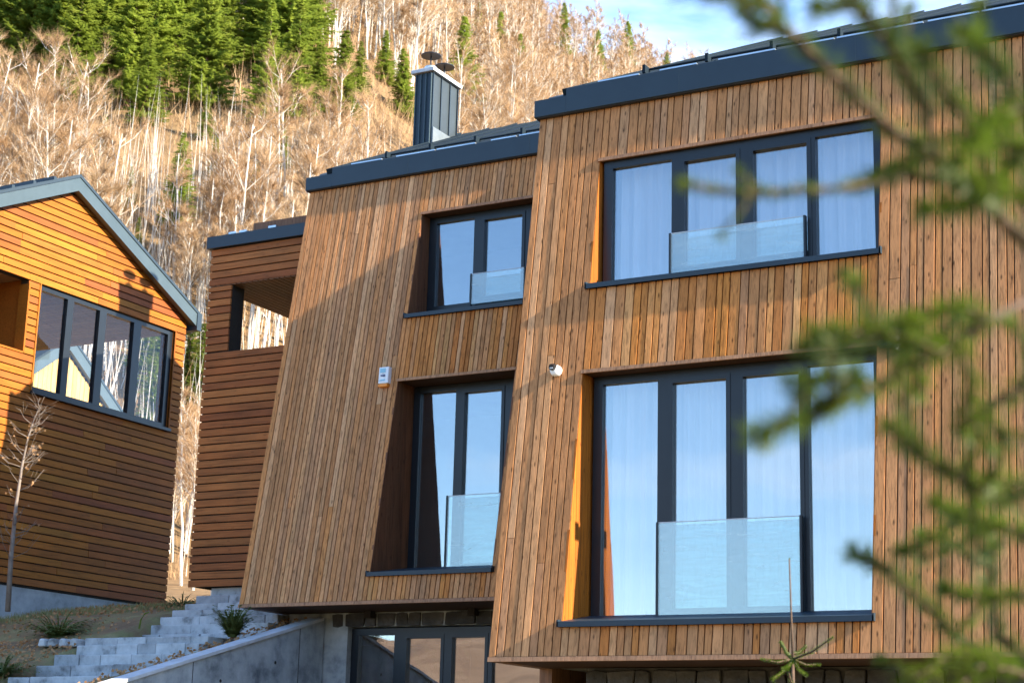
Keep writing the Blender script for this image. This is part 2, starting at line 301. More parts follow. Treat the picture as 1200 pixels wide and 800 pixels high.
# ------------------------------------------------------------------ houses: the leaning plank facades
class Lean:
    def __init__(s, deg, y0, z0): s.t = math.radians(deg); s.k = math.tan(s.t); s.y0 = y0; s.z0 = z0
    def y(s, z): return s.y0+s.k*(z-s.z0)
def widths(total, lo, hi, rnd):
    w = []
    while sum(w) < total: w.append(rnd.uniform(lo, hi))
    k = total/sum(w); return [a*k for a in w]
def facade(house, F, X0, X1, zb, zt, ox, U, Lw, lo, hi, seed, xvis):
    """planks, core wall, reveals, soffits, sills; ox = opening x range, U/Lw = (z0,z1) of upper and lower window openings"""
    rnd = random.Random(seed)
    def plank(xa, xb, za, zb_, mat):
        w = xb-xa; zc = (za+zb_)/2; ln = (zb_-za)/math.cos(F.t); pr = rnd.uniform(-.0022, .0022)
        unit_part('plank', mat, house, ((xa+xb)/2, F.y(zc)+.0125+pr, zc), (w-.0125, .025, ln-.004), rx=-F.t)
    tb = zb+.045
    for a, b, inner in ((X0, ox[0], 0), (ox[0], ox[1], 1), (ox[1], X1, 0)):
        x = a
        for w in widths(b-a, lo, hi, rnd):
            if x > xvis: w2 = w
            if inner:
                plank(x, x+w, tb, Lw[0]-.03, M_FACADE if rnd.random() < .72 else M_PANEL)
                plank(x, x+w, Lw[1]+.035, U[0]-.03, M_PANEL if rnd.random() < .72 else M_FACADE)
                plank(x, x+w, U[1]+.035, zt, M_FACADE)
            else:
                cuts = [tb]
                if rnd.random() < .6: cuts.append(rnd.uniform(tb+.8, zt-.8))
                cuts.append(zt)
                for p, q in zip(cuts, cuts[1:]): plank(x, x+w, p, q, M_FACADE)
            x += w
    core = MB()
    def slab(xa, xb, za, zb_, d0=.03, d1=.22):
        core.prism([(F.y(za)+d0, za), (F.y(zb_)+d0, zb_), (F.y(zb_)+d1, zb_), (F.y(za)+d1, za)], 'x', xa, xb)
    slab(X0+.01, ox[0]-.03, zb+.01, zt+.1); slab(ox[1]+.03, X1-.01, zb+.01, zt+.1)
    slab(ox[0]-.025, ox[1]+.025, zb+.01, Lw[0]-.04); slab(ox[0]-.025, ox[1]+.025, Lw[1]+.04, U[0]-.04); slab(ox[0]-.025, ox[1]+.025, U[1]+.04, zt+.1)
    core.build('wall', M_CORE, house)
    t = MB(); t.hexa([(X0, F.y(zb)-.012, zb), (X1, F.y(zb)-.012, zb), (X1, F.y(zb)+.06, zb), (X0, F.y(zb)+.06, zb), (X0, F.y(tb)-.012, tb), (X1, F.y(tb)-.012, tb), (X1, F.y(tb)+.03, tb), (X0, F.y(tb)+.03, tb)])
    t.build('bottom_trim', M_TRIM, house)
def reveals(house, F, ox, zs, yg, mat_boards, bw=.13):
    z0, z1 = zs
    for side, (xa, xb) in enumerate(((ox[0]-.024, ox[0]), (ox[1], ox[1]+.024))):
        y1 = yg+.05
        while True:                                     # upright boards, cut off along the leaning front
            y0 = y1-bw
            fz = lambda y: F.z0+(y-F.y0)/F.k            # height at which the front plane passes this depth
            a = max(y0, F.y(z0)); 
            if a >= y1-.004: break
            pts = [(a+.003, z0), (y1-.003, z0)]
            h1 = min(z1, fz(y1)); h0 = min(z1, max(z0, fz(a)))
            pts.append((y1-.003, h1))
            if h1 >= z1 and fz(a) < z1: pts.append((F.y(z1), z1))
            pts.append((a+.003, h0))
            if abs(pts[-1][1]-z0) < 1e-4: pts.pop()
            if len(pts) >= 3:
                m = MB(); m.prism(pts, 'x', xa+random.uniform(-.002, .002), xb); m.build('reveal_board', mat_boards, house)
            y1 = y0
            if y1 < F.y(z0): break
    m = MB(); m.prism([(F.y(z1)-.012, z1), (yg+.05, z1), (yg+.05, z1+.035), (F.y(z1)-.008, z1+.035)], 'x', ox[0]-.02, ox[1]+.02)
    m.build('soffit_board', M_UNDER, house)
    m = MB(); m.prism([(F.y(z1)-.016, z1-.004), (F.y(z1)+.012, z1-.004), (F.y(z1)+.012, z1+.034), (F.y(z1)-.012, z1+.034)], 'x', ox[0]-.018, ox[1]+.018); m.build('head_trim', M_TRIM, house)
    s = MB(); e = .055                                   # folded metal sill falling outwards
    zi = z0+.035+(yg-F.y(z0))*.16
    s.prism([(F.y(z0)-e, z0-.03), (F.y(z0)-e, z0+.022), (yg-.035, zi), (yg-.035, zi-.02), (F.y(z0)-e+.012, z0+.006), (F.y(z0)-e+.012, z0-.03)], 'x', ox[0]-.035, ox[1]+.035)
    for xx in (ox[0]-.035, ox[1]+.023): s.prism([(F.y(z0)-e, z0-.03), (F.y(z0)-e, z0+.04), (F.y(z0)+.10, z0+.055), (F.y(z0)+.10, z0-.03)], 'x', xx-.002, xx+.014)
    s.build('sill', M_METAL, house)
    return zi
def window(house, xa, xb, z0, z1, yg, bars, doors=(), fw=.10, glassm=None, name='window', fwr=None):
    fwr = fwr or fw
    """bars: list of (x0,x1) mullions; doors: pane numbers with a sash frame of their own"""
    fr = MB(); y0, y1 = yg-.035, yg+.05
    fr.box(xa, xa+fw, y0, y1, z0, z1); fr.box(xb-fwr, xb, y0, y1, z0, z1)
    fr.box(xa+fw, xb-fwr, y0+.002, y1, z1-.085, z1); fr.box(xa+fw, xb-fwr, y0+.002, y1, z0, z0+.055)
    w = fr.build(name, M_FRAME, house)
    for a, b in bars:
        m = MB(); m.box(a, b, y0-.004, y1, z0+.055, z1-.085); m.build('mullion', M_FRAME, w)
    xs = [xa+fw]+[q for p in bars for q in p]+[xb-fwr]
    for i in range(0, len(xs), 2):
        a, b = xs[i], xs[i+1]; k = i//2; za, zb_ = z0+.055, z1-.085
        if k in doors:
            s = MB(); t = .045
            s.box(a, a+t, y0-.012, y1-.01, za, zb_); s.box(b-t, b, y0-.012, y1-.01, za, zb_); s.box(a+t, b-t, y0-.012, y1-.01, zb_-.05, zb_); s.box(a+t, b-t, y0-.012, y1-.01, za, za+.06)
            s.build('sash', M_FRAME, w); a += t; b -= t; za += .06; zb_ -= .05
        m = MB(); m.box(a, b, yg+.004, yg+.012, za, zb_); m.build('pane', glassm or M_GLASS, w)
    return w
def railing(house, xa, xb, z0, z1, y):
    m = MB(); m.box(xa, xb, y, y+.014, z0, z1); r = m.build('glass_railing', M_RAILGLASS, house); c = MB(); c.box(xa, xb, y+.001, y+.013, z1+.001, z1+.009); c.build('glass_edge', M_CAP, r)
    c = MB(); c.box(xa-.022, xa-.001, y-.012, y+.04, z0-.02, z1+.008); c.build('rail_post', M_FRAME, r)
    c = MB(); c.box(xb+.001, xb+.022, y-.012, y+.04, z0-.02, z1+.008); c.build('rail_post', M_FRAME, r)
def curtain(label, xa, xb, z0, z1, y, seed):
    rnd = random.Random(seed); n = int((xb-xa)/.012); V = []; ph = 0
    for i in range(n+1):
        x = xa+(xb-xa)*i/n; ph += rnd.uniform(.35, 1.15)*.62
        d = .042*math.sin(ph)+.02*math.sin(ph*2.3+1)
        V += [(x, y+d*.75, z1), (x, y+d, (z0+z1)/2), (x, y+d*1.15, z0)]
    F_ = [q for i in range(n) for q in ((i*3, i*3+1, i*3+4, i*3+3), (i*3+1, i*3+2, i*3+5, i*3+4))]
    me = np_mesh('curtain', np.array(V), np.array(F_), M_CURTAIN); me.polygons.foreach_set('use_smooth', [True]*len(F_))
    return tag(link('curtain', me), label, 'curtain', 'sheer curtains in the right house')
def roof_and_body(house, F, X0, X1, zb, ze, zr, yr, yb, ybase, step_x):
    """fascia, roof planes with standing seams, snow guard, side and back walls, floors"""
    yf = F.y(ze)-.07
    m = MB(); m.box(X0-.04, X0+step_x, yf, yf+.10, ze, ze+.20); m.box(X0+step_x, X1+.04, yf-.003, yf+.10, ze, ze+.285)
    fa = m.build('fascia', M_METAL, house, bevel=.006)
    k = (zr-ze-.29)/(yr-yf); zf = ze+.288
    x = X0+1.7
    while x < X1:                                        # sheet joints of the fascia
        j = MB(); j.box(x, x+.02, yf-.006, yf-.0035, ze+.004, ze+.28); j.build('joint', M_METAL, fa); x += 1.95
    d = MB(); d.box(X0-.03, X1+.03, yf+.012, yf+.25, ze-.012, ze-.001); d.build('eaves_soffit', M_CORE, house)
    r = MB()
    r.prism([(yf+.01, zf), (yr, zr), (yb+.3, zr-(yb+.3-yr)*.5), (yb+.3, zr-(yb+.3-yr)*.5-.18), (yr, zr-.2), (yf+.1, zf-.16)], 'x', X0+.30, X1+.04)
    ro = r.build('roof', M_ROOF, house)
    r = MB(); r.prism([(yf+.35, zf+.35*k-.09), (yr, zr-.09), (yb+.3, zr-(yb+.3-yr)*.5-.09), (yb+.3, zr-(yb+.3-yr)*.5-.3), (yr, zr-.3), (yf+.1, zf-.2)], 'x', X0-.04, X0+.30)
    r.build('verge', M_METAL, ro)
    x = X0+.55
    while x < X1:
        s = MB(); s.prism([(yf+.012, zf+.002), (yr, zr+.002), (yr, zr+.025), (yf+.03, zf+.022)], 'x', x, x+.03); s.build('seam', M_ROOF, ro); x += .52
    x = X0+1.2                                            # snow guard: rail on brackets, with bright top edge
    g = MB(); yg_ = yf+.30; zg = zf+(yg_-yf)*k
    while x < X1:
        b = MB(); b.box(x, x+.035, yg_-.12, yg_+.02, zg-.05, zg+.045); b.build('bracket', M_ROOF, ro); x += .74
    g.tube([(X0+1.15, yg_-.01, zg+.025), (X1, yg_-.01, zg+.025)], .014, 6); g.build('snow_guard', M_ROOF, ro)
    x = X0+.75                                           # light drip-edge strips along the fascia top
    rnd = random.Random(len(house.name)+int(X1*10))
    while x < X1-.3:
        ln = rnd.uniform(.35, .95); b = MB(); b.box(x, min(x+ln, X1), yf-.004, yf+.05, ze+.287, ze+.303); b.build('drip_edge', M_RAIL, ro); x += ln+rnd.choice((.03, .05, .25))
    for xx in (X0, X1-.15):
        b = MB(); b.prism([(F.y(zb)+.04, zb), (F.y(ze)+.04, ze+.1), (yr, zr-.32), (yb, zr-(yb-yr)*.5-.32), (yb, ybase), (F.y(zb)+1.1, ybase), (F.y(zb)+1.1, zb)], 'x', xx+.002, xx+.148)
        b.build('side_wall', M_SOFFIT, house)
    b = MB(); b.box(X0+.15, X1-.15, yb-.15, yb, ybase, zr-(yb-yr)*.5-.33); b.build('back_wall', M_ROOM, house)

# --- right house
XR0, XR1 = -8.745, -.9
FR = Lean(7.8, 15.398, 1.458)
hr = thing('wooden_house', 'large front house with vertical larch planks and two wide windows with curtains', 'house', (-4.8, 18, -1.6), 'wooden houses in a row')
oxR = (-7.945, -4.825)
facade(hr, FR, XR0, XR1, 1.115, 7.2, oxR, (5.04, 6.505), (1.475, 4.077), .068, .118, 11, -3.2)
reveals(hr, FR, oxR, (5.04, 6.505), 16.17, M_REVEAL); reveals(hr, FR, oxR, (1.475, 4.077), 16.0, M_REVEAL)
window(hr, oxR[0]+.03, oxR[1], 5.10, 6.50, 16.17, [(-7.118, -7.015), (-6.345, -6.245), (-5.575, -5.53)], (1, 2))
window(hr, oxR[0]+.03, oxR[1], 1.545, 4.07, 16.0, [(-7.187, -7.065), (-6.395, -6.305), (-5.632, -5.588)], (1, 2))
railing(hr, -7.09, -5.64, 5.10, 5.56, 16.06); railing(hr, -7.135, -5.66, 1.56, 2.50, 15.88)
roof_and_body(hr, FR, XR0, XR1, 1.115, 7.15, 10.55, 22.5, 25.5, -1.6, .36)
b = MB(); b.box(XR0+.16, XR1-.16, 16.3, 25.3, 1.13, 1.40); b.box(XR0+.16, XR1-.16, 16.35, 25.3, 4.25, 4.95); b.box(XR0+.16, XR1-.16, 16.6, 25.3, 6.95, 7.1); b.build('floor_slab', M_ROOM, hr)
b = MB(); b.prism([(FR.y(1.115)+.062, 1.118), (16.45, 1.118), (16.45, 1.128), (FR.y(1.115)+.062, 1.128)], 'x', XR0+.02, XR1); b.build('underside', M_UNDER, hr)
b = MB(); b.box(XR0+.16, XR1-.16, 19.5, 19.6, 1.4, 6.95); b.build('partition', M_ROOM, hr)
curtain('long sheer white curtain behind the tall lower window of the front house', oxR[0]+.05, oxR[1]-.02, 1.6, 4.05, 16.22, 1)
curtain('short sheer white curtain behind the wide upper window of the front house', oxR[0]+.05, oxR[1]-.02, 5.12, 6.48, 16.39, 2)
# ground floor: dark stone facing under the overhang
def stones(house, xa, xb, za, zb_, y, n, rows, seed, depth=.05):
    rnd = random.Random(seed); rh = (zb_-za)/rows
    for r in range(rows):
        ws = widths(xb-xa, (xb-xa)/n*.7, (xb-xa)/n*1.35, rnd); x = xa
        for w in ws:
            g = .012; pr = rnd.uniform(0, .03); m = MB(); j = lambda: rnd.uniform(-.02, .02)
            a, c = za+r*rh+g, za+(r+1)*rh-g
            P = [(x+g+j(), a+abs(j())*.6), (x+w/2, a+j()*.4), (x+w-g+j(), a+abs(j())*.6), (x+w-g+j(), c-abs(j())), (x+w/2+j(), c+j()*.3), (x+g+j(), c-abs(j()))]
            m.prism([(p[0], p[1]) for p in P], 'y', y-depth-pr, y+.02); m.build('stone', M_DSTONE, house, bevel=.012); x += w
b = MB(); b.box(-8.12, XR1-.16, 16.33, 16.6, -1.6, 1.11); b.build('ground_floor_wall', M_GROUT, hr)
stones(hr, -8.12, -3.4, .40, 1.10, 16.33, 19, 3, 5)
b = MB(); b.box(-6.02, -5.93, 16.2, 16.32, 1.03, 1.112); b.build('beam_end', M_CORE, hr)

# --- left house
XL0, XL1 = -14.46, -8.9
FL = Lean(10, 18.733, 2.48)
hl = thing('wooden_house', 'set back middle house with narrow larch planks, chimney and bare two pane windows', 'house', (-12, 22, -.6), 'wooden houses in a row')
oxL = (-12.44, -10.655)
facade(hl, FL, XL0, XL1, 2.09, 8.27, oxL, (6.035, 7.57), (2.475, 5.10), .058, .088, 23, 0)
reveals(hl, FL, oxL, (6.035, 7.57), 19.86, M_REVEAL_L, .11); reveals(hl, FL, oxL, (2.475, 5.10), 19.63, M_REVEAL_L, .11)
window(hl, oxL[0]+.01, oxL[1], 6.22, 7.56, 19.86, [(-11.704, -11.585)], (1,), .12, fwr=.25)
window(hl, oxL[0]+.01, oxL[1], 2.565, 5.09, 19.63, [(-11.766, -11.675)], (1,), .10, fwr=.365)
railing(hl, -11.67, -10.86, 6.22, 6.64, 19.74); railing(hl, -11.78, -10.98, 2.56, 3.56, 19.5)
roof_and_body(hl, FL, XL0, XL1, 2.09, 8.22, 10.15, 23.0, 26.0, -.7, .42)
b = MB(); b.box(XL0+.16, XL1-.16, 19.7, 25.8, 2.11, 2.40); b.box(XL0+.16, XL1-.16, 20.0, 25.8, 5.3, 6.0); b.box(XL0+.16, XL1-.16, 20.4, 25.8, 7.95, 8.1); b.box(XL0+.16, XL1-.16, 22.5, 22.6, 2.4, 7.9); b.build('floor_slab', M_ROOM, hl)
b = MB(); b.prism([(FL.y(2.09)+.062, 2.093), (19.8, 2.093), (19.8, 2.103), (FL.y(2.09)+.062, 2.103)], 'x', XL0+.02, XL1); b.build('underside', M_UNDER, hl)
# ground floor of the left house: block wall, stone lintel, glazed doors
b = MB(); b.box(-14.3, -13.33, 19.60, 19.9, -.7, 2.085); b.box(-13.33, XL1, 19.62, 19.9, 1.90, 2.085); b.build('ground_floor_wall', M_CONC, hl)
stones(hl, -13.6, -9.3, 1.885, 2.085, 19.615, 17, 1, 8, .012)
for xx in (-12.98, -11.4): b = MB(); b.box(xx, xx+.1, 19.45, 19.56, 2.0, 2.09); b.build('beam_end', M_CORE, hl)
window(hl, -13.33, -9.0, -.65, 1.88, 19.74, [(-12.65, -12.5), (-11.885, -11.805), (-11.225, -11.16), (-10.35, -10.2)], (1, 2), .11, name='glazed_door')
b = MB(); b.box(-13.4, -9.0, 23, 23.1, -.7, 2.0); b.box(-13.4, -9.0, 19.8, 23, -.75, -.68); b.build('partition', M_ROOM, hl)
# chimney
ch = MB(); cx0, cx1, cy0, cy1 = -14.17, -13.87, 22.02, 22.8
ch.box(cx0, cx1, cy0, cy1, 8.9, 10.86); chim = ch.build('chimney', M_METAL, hl)
for xx in (cx0, cx0+.095, cx0+.19, cx1-.014): b = MB(); b.box(xx, xx+.014, cy0-.026, cy0-.001, 8.9, 10.845); b.build('seam', M_BARGE, chim)
for yy in (cy0, cy0+.25, cy0+.52, cy1-.014): b = MB(); b.box(cx1+.001, cx1+.028, yy, yy+.014, 9.3, 10.845); b.build('seam', M_METAL, chim)
b = MB(); b.box(cx0+.002, cx1+.05, cy0+.004, cy1+.05, 9.3, 9.93); b.build('flashing', M_ZINC, chim)
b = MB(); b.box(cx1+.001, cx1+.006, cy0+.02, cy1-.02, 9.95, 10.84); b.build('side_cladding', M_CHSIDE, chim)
b = MB(); b.box(cx0-.07, cx1+.06, cy0-.06, cy1+.06, 10.862, 10.93); b.build('chimney_cap', M_CAP, chim, bevel=.01)
for yy, rr, zt_ in ((22.2, .105, 11.25), (22.62, .095, 11.22)):
    xm = (cx0+cx1)/2
    b = MB(); b.tube([(xm, yy, 10.93), (xm, yy, 11.02), (xm, yy, 11.045)], [rr, rr, rr*.75], 20); b.build('flue', M_RAIL, chim, smooth=False)
    b = MB(); b.tube([(xm, yy, 11.04), (xm, yy, zt_)], .012, 6); b.tube([(xm, yy, zt_-.03), (xm, yy, zt_-.012), (xm, yy, zt_+.004)], [.165, .16, .02], 24); b.build('rain_cap', M_FRAME, chim)
# side wing of the left house (loggia one can look through)
wy = 20.3; wx0, wx1 = -16.66, -14.47
def hboards(house, xa, xb, z0, z1, y, h, mat, rnd):
    z = z0
    while z < z1-.01:
        hh = min(h, z1-z); unit_part('board', mat, house, ((xa+xb)/2, y+rnd.uniform(-.004, .004), z+hh/2), (hh-.02, .03, xb-xa), ry=math.pi/2); z += h
rw = random.Random(3)
hboards(hl, wx0, wx1, 2.58, 6.12, wy, .118, M_WINGSIDE, rw)
hboards(hl, wx0, wx1, 7.17, 7.76, wy, .118, M_WINGSIDE, rw)
hboards(hl, wx0, wx0+.43, 6.13, 7.16, wy, .118, M_WINGSIDE, rw)
b = MB(); b.box(wx0+.01, wx1, wy+.02, wy+.2, 2.6, 6.10); b.box(wx0+.01, wx1, wy+.02, wy+.2, 7.19, 7.8); b.box(wx0+.01, wx0+.42, wy+.02, wy+.32, 6.10, 7.19)
b.box(wx0+.01, wx0+.15, wy+.2, 23.5, 2.6, 6.10); b.box(wx0+.01, wx1, 23.35, 23.5, 2.6, 5.9); b.box(wx0+.3, wx1, wy+.2, 23.3, 5.8, 5.95); b.box(wx1-.12, wx1, wy+.02, 23.4, 5.9, 7.4)
b.build('wing_wall', M_CORE, hl)
x = wx0+.02
while x < wx1-.05:
    b = MB(); b.box(x, x+.085, wy+.0, 22.6, 7.165, 7.188); b.build('ceiling_slat', M_SOFFIT, hl); x += .1
b = MB(); b.box(wx0-.05, wx1, wy-.08, wy+.02, 7.765, 7.95); b.build('wing_fascia', M_METAL, hl)
b = MB(); b.prism([(wy-.07, 7.952), (22.2, 8.55), (23.7, 7.9), (23.7, 7.75), (22.2, 8.4), (wy+.03, 7.80)], 'x', wx0-.05, wx1); wr = b.build('wing_roof', M_METAL, hl)
b = MB(); b.box(wx0+.75, wx1-.35, wy+.02, wy+.12, 7.99, 8.10); b.build('snow_guard', M_SOFFIT, wr)
for xx in (wx0+.35, wx0+.55, wx0+1.1): b = MB(); b.box(xx, xx+.14, wy-.07, wy+.02, 7.953, 7.985); b.build('drip_edge', M_RAIL, wr)
b = MB(); b.box(wx0+.35, wx1+.3, wy+.1, 23.4, 1.5, 2.58); b.build('plinth', M_STEP, hl)

# things fixed to the facades
al = thing('alarm_box', 'white alarm box with orange lens below a navy mark, beside the lower left window', 'alarm box', (-12.6, FL.y(5.15)-.0, 5.15))
yF = FL.y(5.15)
b = MB(); b.hexa([(-12.71, yF-.085, 5.07), (-12.555, yF-.085, 5.07), (-12.555, yF+.0, 5.07), (-12.71, yF+.0, 5.07), (-12.71, yF-.07, 5.30), (-12.555, yF-.07, 5.30), (-12.555, yF+.01, 5.30), (-12.71, yF+.01, 5.30)]); b.build('housing', M_WHITE, al, bevel=.01)
b = MB(); b.box(-12.71, -12.565, yF-.083, yF-.01, 5.025, 5.068); b.build('lens', M_ORANGE, al, bevel=.01)
def fz(x, z, e=.004): return (x, yF-.085+(z-5.07)/.23*.015-e, z)
b = MB(); b.poly([fz(-12.69, 5.105), fz(-12.60, 5.105), fz(-12.60, 5.13), fz(-12.69, 5.12)]); b.poly([fz(-12.69, 5.22), fz(-12.60, 5.22), fz(-12.60, 5.28), fz(-12.69, 5.28)]); b.build('label_print', M_TEAL, al)
b = MB()
b.poly([fz(-12.675, 5.175, .006), fz(-12.62, 5.165, .006), fz(-12.62, 5.155, .006), fz(-12.595, 5.178, .006), fz(-12.62, 5.20, .006), fz(-12.62, 5.188, .006), fz(-12.675, 5.19, .006)]); b.poly([fz(-12.65, 5.20, .006), fz(-12.63, 5.198, .006), fz(-12.632, 5.21, .006)]); b.build('mark', M_NAVY, al)
sc = thing('security_camera', 'small round white security camera with dark lens on the plank front', 'security camera', (-8.25, FR.y(4.15), 4.15))
yF2 = FR.y(4.14)
b = MB(); b.tube([(-8.25, yF2+.0, 4.125), (-8.25, yF2-.035, 4.125), (-8.25, yF2-.065, 4.12), (-8.25, yF2-.08, 4.12)], [.062, .062, .05, .03], 20); b.build('housing', M_WHITE, sc, smooth=True)
b = MB(); b.tube([(-8.255, yF2-.03, 4.155), (-8.258, yF2-.07, 4.155), (-8.26, yF2-.115, 4.148)], [.036, .038, .033], 14); b.build('lens', M_BLACK, sc)
b = MB(); b.box(-8.275, -8.24, yF2-.118, yF2-.112, 4.132, 4.142); b.build('lens_mark', M_WHITE, sc)
wl = thing('wall_lamp', 'small grey lamp half hidden by spruce beside the lower right window', 'lamp', (-4.68, FR.y(4.07), 4.07))
yF3 = FR.y(4.07); b = MB(); b.box(-4.78, -4.62, yF3-.12, yF3-.03, 4.03, 4.09); b.build('housing', M_ZINC, wl, bevel=.01)
b = MB(); b.box(-4.615, -4.595, yF3-.12, yF3, 3.99, 4.13); b.box(-4.66, -4.615, yF3-.03, yF3+.0, 4.04, 4.08); b.build('bracket', M_CAP, wl)

# ------------------------------------------------------------------ neighbouring gable house
nx = -20.0; Yr, Zr = 20.65, 9.32; PK = .475
ng = thing('gabled_house', 'gabled house with orange horizontal siding partly sunlit and wide dark framed window', 'house', (-24, 20.6, 2.2), 'wooden houses in a row')
Yl, Yrt = 17.5, 23.8
def roofz(y): return Zr-PK*abs(y-Yr)
WN = (20.14, 23.5, 5.80, 7.55); LO = (17.9, 19.87, 6.38, 7.50)
rn = random.Random(21); z = 2.72
while z < Zr-.1:
    h = .121; a, c = z, z+h
    def ys(zz): d = max((Zr-zz)/PK, 0); return max(Yl, Yr-d), min(Yrt, Yr+d)
    (l0, r0_), (l1, r1_) = ys(a), ys(c)
    segs = [(Yl, Yrt)]
    for (o0, o1, oz0, oz1) in (WN, LO):
        if c > oz0+.02 and a < oz1-.02:
            ns = []
            for p, q in segs:
                if o0 > p: ns.append((p, min(q, o0)))
                if o1 < q: ns.append((max(p, o1), q))
            segs = ns
    out = []
    for p, q in segs:                                     # butt joints
        while q-p > 3.2:
            cut = p+rn.uniform(1.6, 2.6); out.append((p, cut)); p = cut
        out.append((p, q))
    for p, q in out:
        P0, P1, Q0, Q1 = max(p, l0), max(p, l1), min(q, r0_), min(q, r1_)
        if Q0-P0 < .03: continue
        if Q1 < P1: Q1 = P1 = (P1+Q1)/2
        m = MB(); e = rn.uniform(-.003, .003); g = .0095
        m.hexa([(nx-.03, P0+.002, a+g), (nx+e, P0+.002, a+g), (nx+e, Q0-.002, a+g), (nx-.03, Q0-.002, a+g), (nx-.03, P1+.002, c-g), (nx+e-.008, P1+.002, c-g), (nx+e-.008, Q1-.002, c-g), (nx-.03, Q1-.002, c-g)])
        m.build('board', M_SIDING, ng)
    z = c
b = MB(); X_ = (nx-.2, nx-.035)
b.prism([(Yl, 2.7), (Yrt, 2.7), (Yrt, WN[2]-.03), (Yl, WN[2]-.03)], 'x', *X_)
b.prism([(Yl, WN[3]+.03), (Yrt, WN[3]+.03), (Yrt, roofz(Yrt)), (Yr, Zr), (Yl, roofz(Yl))], 'x', *X_)
b.box(*X_, WN[1]+.03, Yrt-.0, WN[2]-.03, WN[3]+.03); b.box(*X_, LO[1]+.02, WN[0]-.02, WN[2]-.03, WN[3]+.03); b.box(*X_, Yl, LO[1]+.02, WN[2]-.03, LO[2]-.02); b.box(*X_, Yl, LO[0]-.02, LO[2]-.02, WN[3]+.03)
b.build('wall', M_CORE, ng)
b = MB(); b.box(nx-9, nx-.12, Yl+.1, Yrt-.12, 5.55, 5.74); b.build('floor_slab', M_ROOM, ng)
for q in ((nx-9, nx-.21, Yrt-.2, Yrt-.02, 2.7, 5.74), (nx-9, nx-8.8, Yl+.18, Yrt-.2, 2.7, 8.0), (nx-9, nx-.21, Yl, Yl+.18, 2.7, 7.7), (nx-9, nx-4.6, Yrt-.2, Yrt-.02, 5.745, 7.7)): b = MB(); b.box(*q); b.build('side_wall', M_WINGSIDE, ng)
y = Yl+.2
while y < Yrt-.05:
    b = MB(); b.box(nx-8.7, nx-.21, y, y+.125, 7.60, 7.64); b.build('ceiling_board', M_ROOMWOOD, ng); y += .135
b = MB(); b.box(nx-8.7, nx-.21, LO[1]+.05, LO[1]+.15, 5.75, 7.59); b.build('partition', M_SIDING, ng)
b = MB(); b.box(nx-3.0, nx-2.9, Yl+.2, LO[1]+.04, 5.75, 7.59); b.build('partition', M_SIDING, ng)
b = MB(); b.box(nx-.32, nx-.04, Yrt-.3, Yrt-.03, 5.75, 7.59); b.build('corner_post', M_SIDING, ng)
b = MB(); b.box(nx-9.4, nx-.05, Yl+.03, Yrt-.05, 1.2, 2.69); b.build('plinth', M_PLINTH, ng)
for p, q in (((17.15, Yr)), ((Yr, 23.98))):               # bargeboards
    b = MB(); za, zb_ = roofz(p), roofz(q)
    b.prism([(p, za-.03), (q, zb_-.03), (q, zb_+.2), (p, za+.2)], 'x', nx+.05, nx+.14); b.build('bargeboard', M_BARGE, ng)
for p, q in (((17.1, Yr-.002)), ((Yr+.002, 24.0))):
    b = MB(); za, zb_ = roofz(p), roofz(q)
    b.prism([(p, za+.203), (q, zb_+.203), (q, zb_+.26), (p, za+.26)], 'x', nx-9.5, nx+.155); rf = b.build('roof', M_METAL, ng)
    b = MB(); b.prism([(p, za-.0), (q, zb_-.0), (q, zb_+.19), (p, za+.19)], 'x', nx-9.4, nx+.048); b.build('roof_soffit', M_SOFFIT, rf)
b = MB(); b.box(nx-.4, nx+.16, 23.9, 24.02, roofz(24.0)-.06, roofz(24.0)+.262); b.build('gutter_end', M_METAL, ng)
for i in range(7):
    yy = 17.4+i*.45; b = MB(); b.box(nx-.6, nx+.1, yy, yy+.06, roofz(yy)+.262, roofz(yy)+.32); b.build('snow_bracket', M_METAL, ng)
# window band of the loggia
fr = MB(); xa, xb = nx-.13, nx-.05
fr.box(xa, xb, WN[0], WN[0]+.07, WN[2], WN[3]); fr.box(xa, xb, WN[1]-.12, WN[1], WN[2], WN[3]); fr.box(xa, xb, WN[0]+.07, WN[1]-.12, WN[3]-.07, WN[3]); fr.box(xa, xb, WN[0]+.07, WN[1]-.12, WN[2], WN[2]+.08)
wn = fr.build('window', M_FRAME, ng); bars = [(20.82, 20.97), (21.6, 21.77), (22.47, 22.66)]
for a, c in bars: b = MB(); b.box(xa-.01, xb+.004, a, c, WN[2]+.08, WN[3]-.07); b.build('mullion', M_FRAME, wn)
ys_ = [WN[0]+.07]+[q for p in bars for q in p]+[WN[1]-.12]
for i in range(0, 8, 2): b = MB(); b.box(nx-.10, nx-.09, ys_[i], ys_[i+1], WN[2]+.08, WN[3]-.07); b.build('pane', M_GLASS2, wn)
b = MB(); b.box(nx-.05, nx+.06, WN[0]-.03, WN[1]+.02, WN[2]-.055, WN[2]-.005); b.build('sill', M_FRAME, ng)
for yy in (WN[0]-.028, WN[1]+.002): b = MB(); b.box(nx-.15, nx+.012, yy, yy+.026, WN[2]-.003, WN[3]+.01); b.build('trim_board', M_SIDING, ng)
b = MB(); b.box(nx-.2, nx+.008, LO[1]-.002, LO[1]+.03, LO[2], LO[3]); b.box(nx-.2, nx+.008, LO[0], LO[1], LO[2]-.03, LO[2]-.001); b.build('trim_board', M_SIDING, ng)

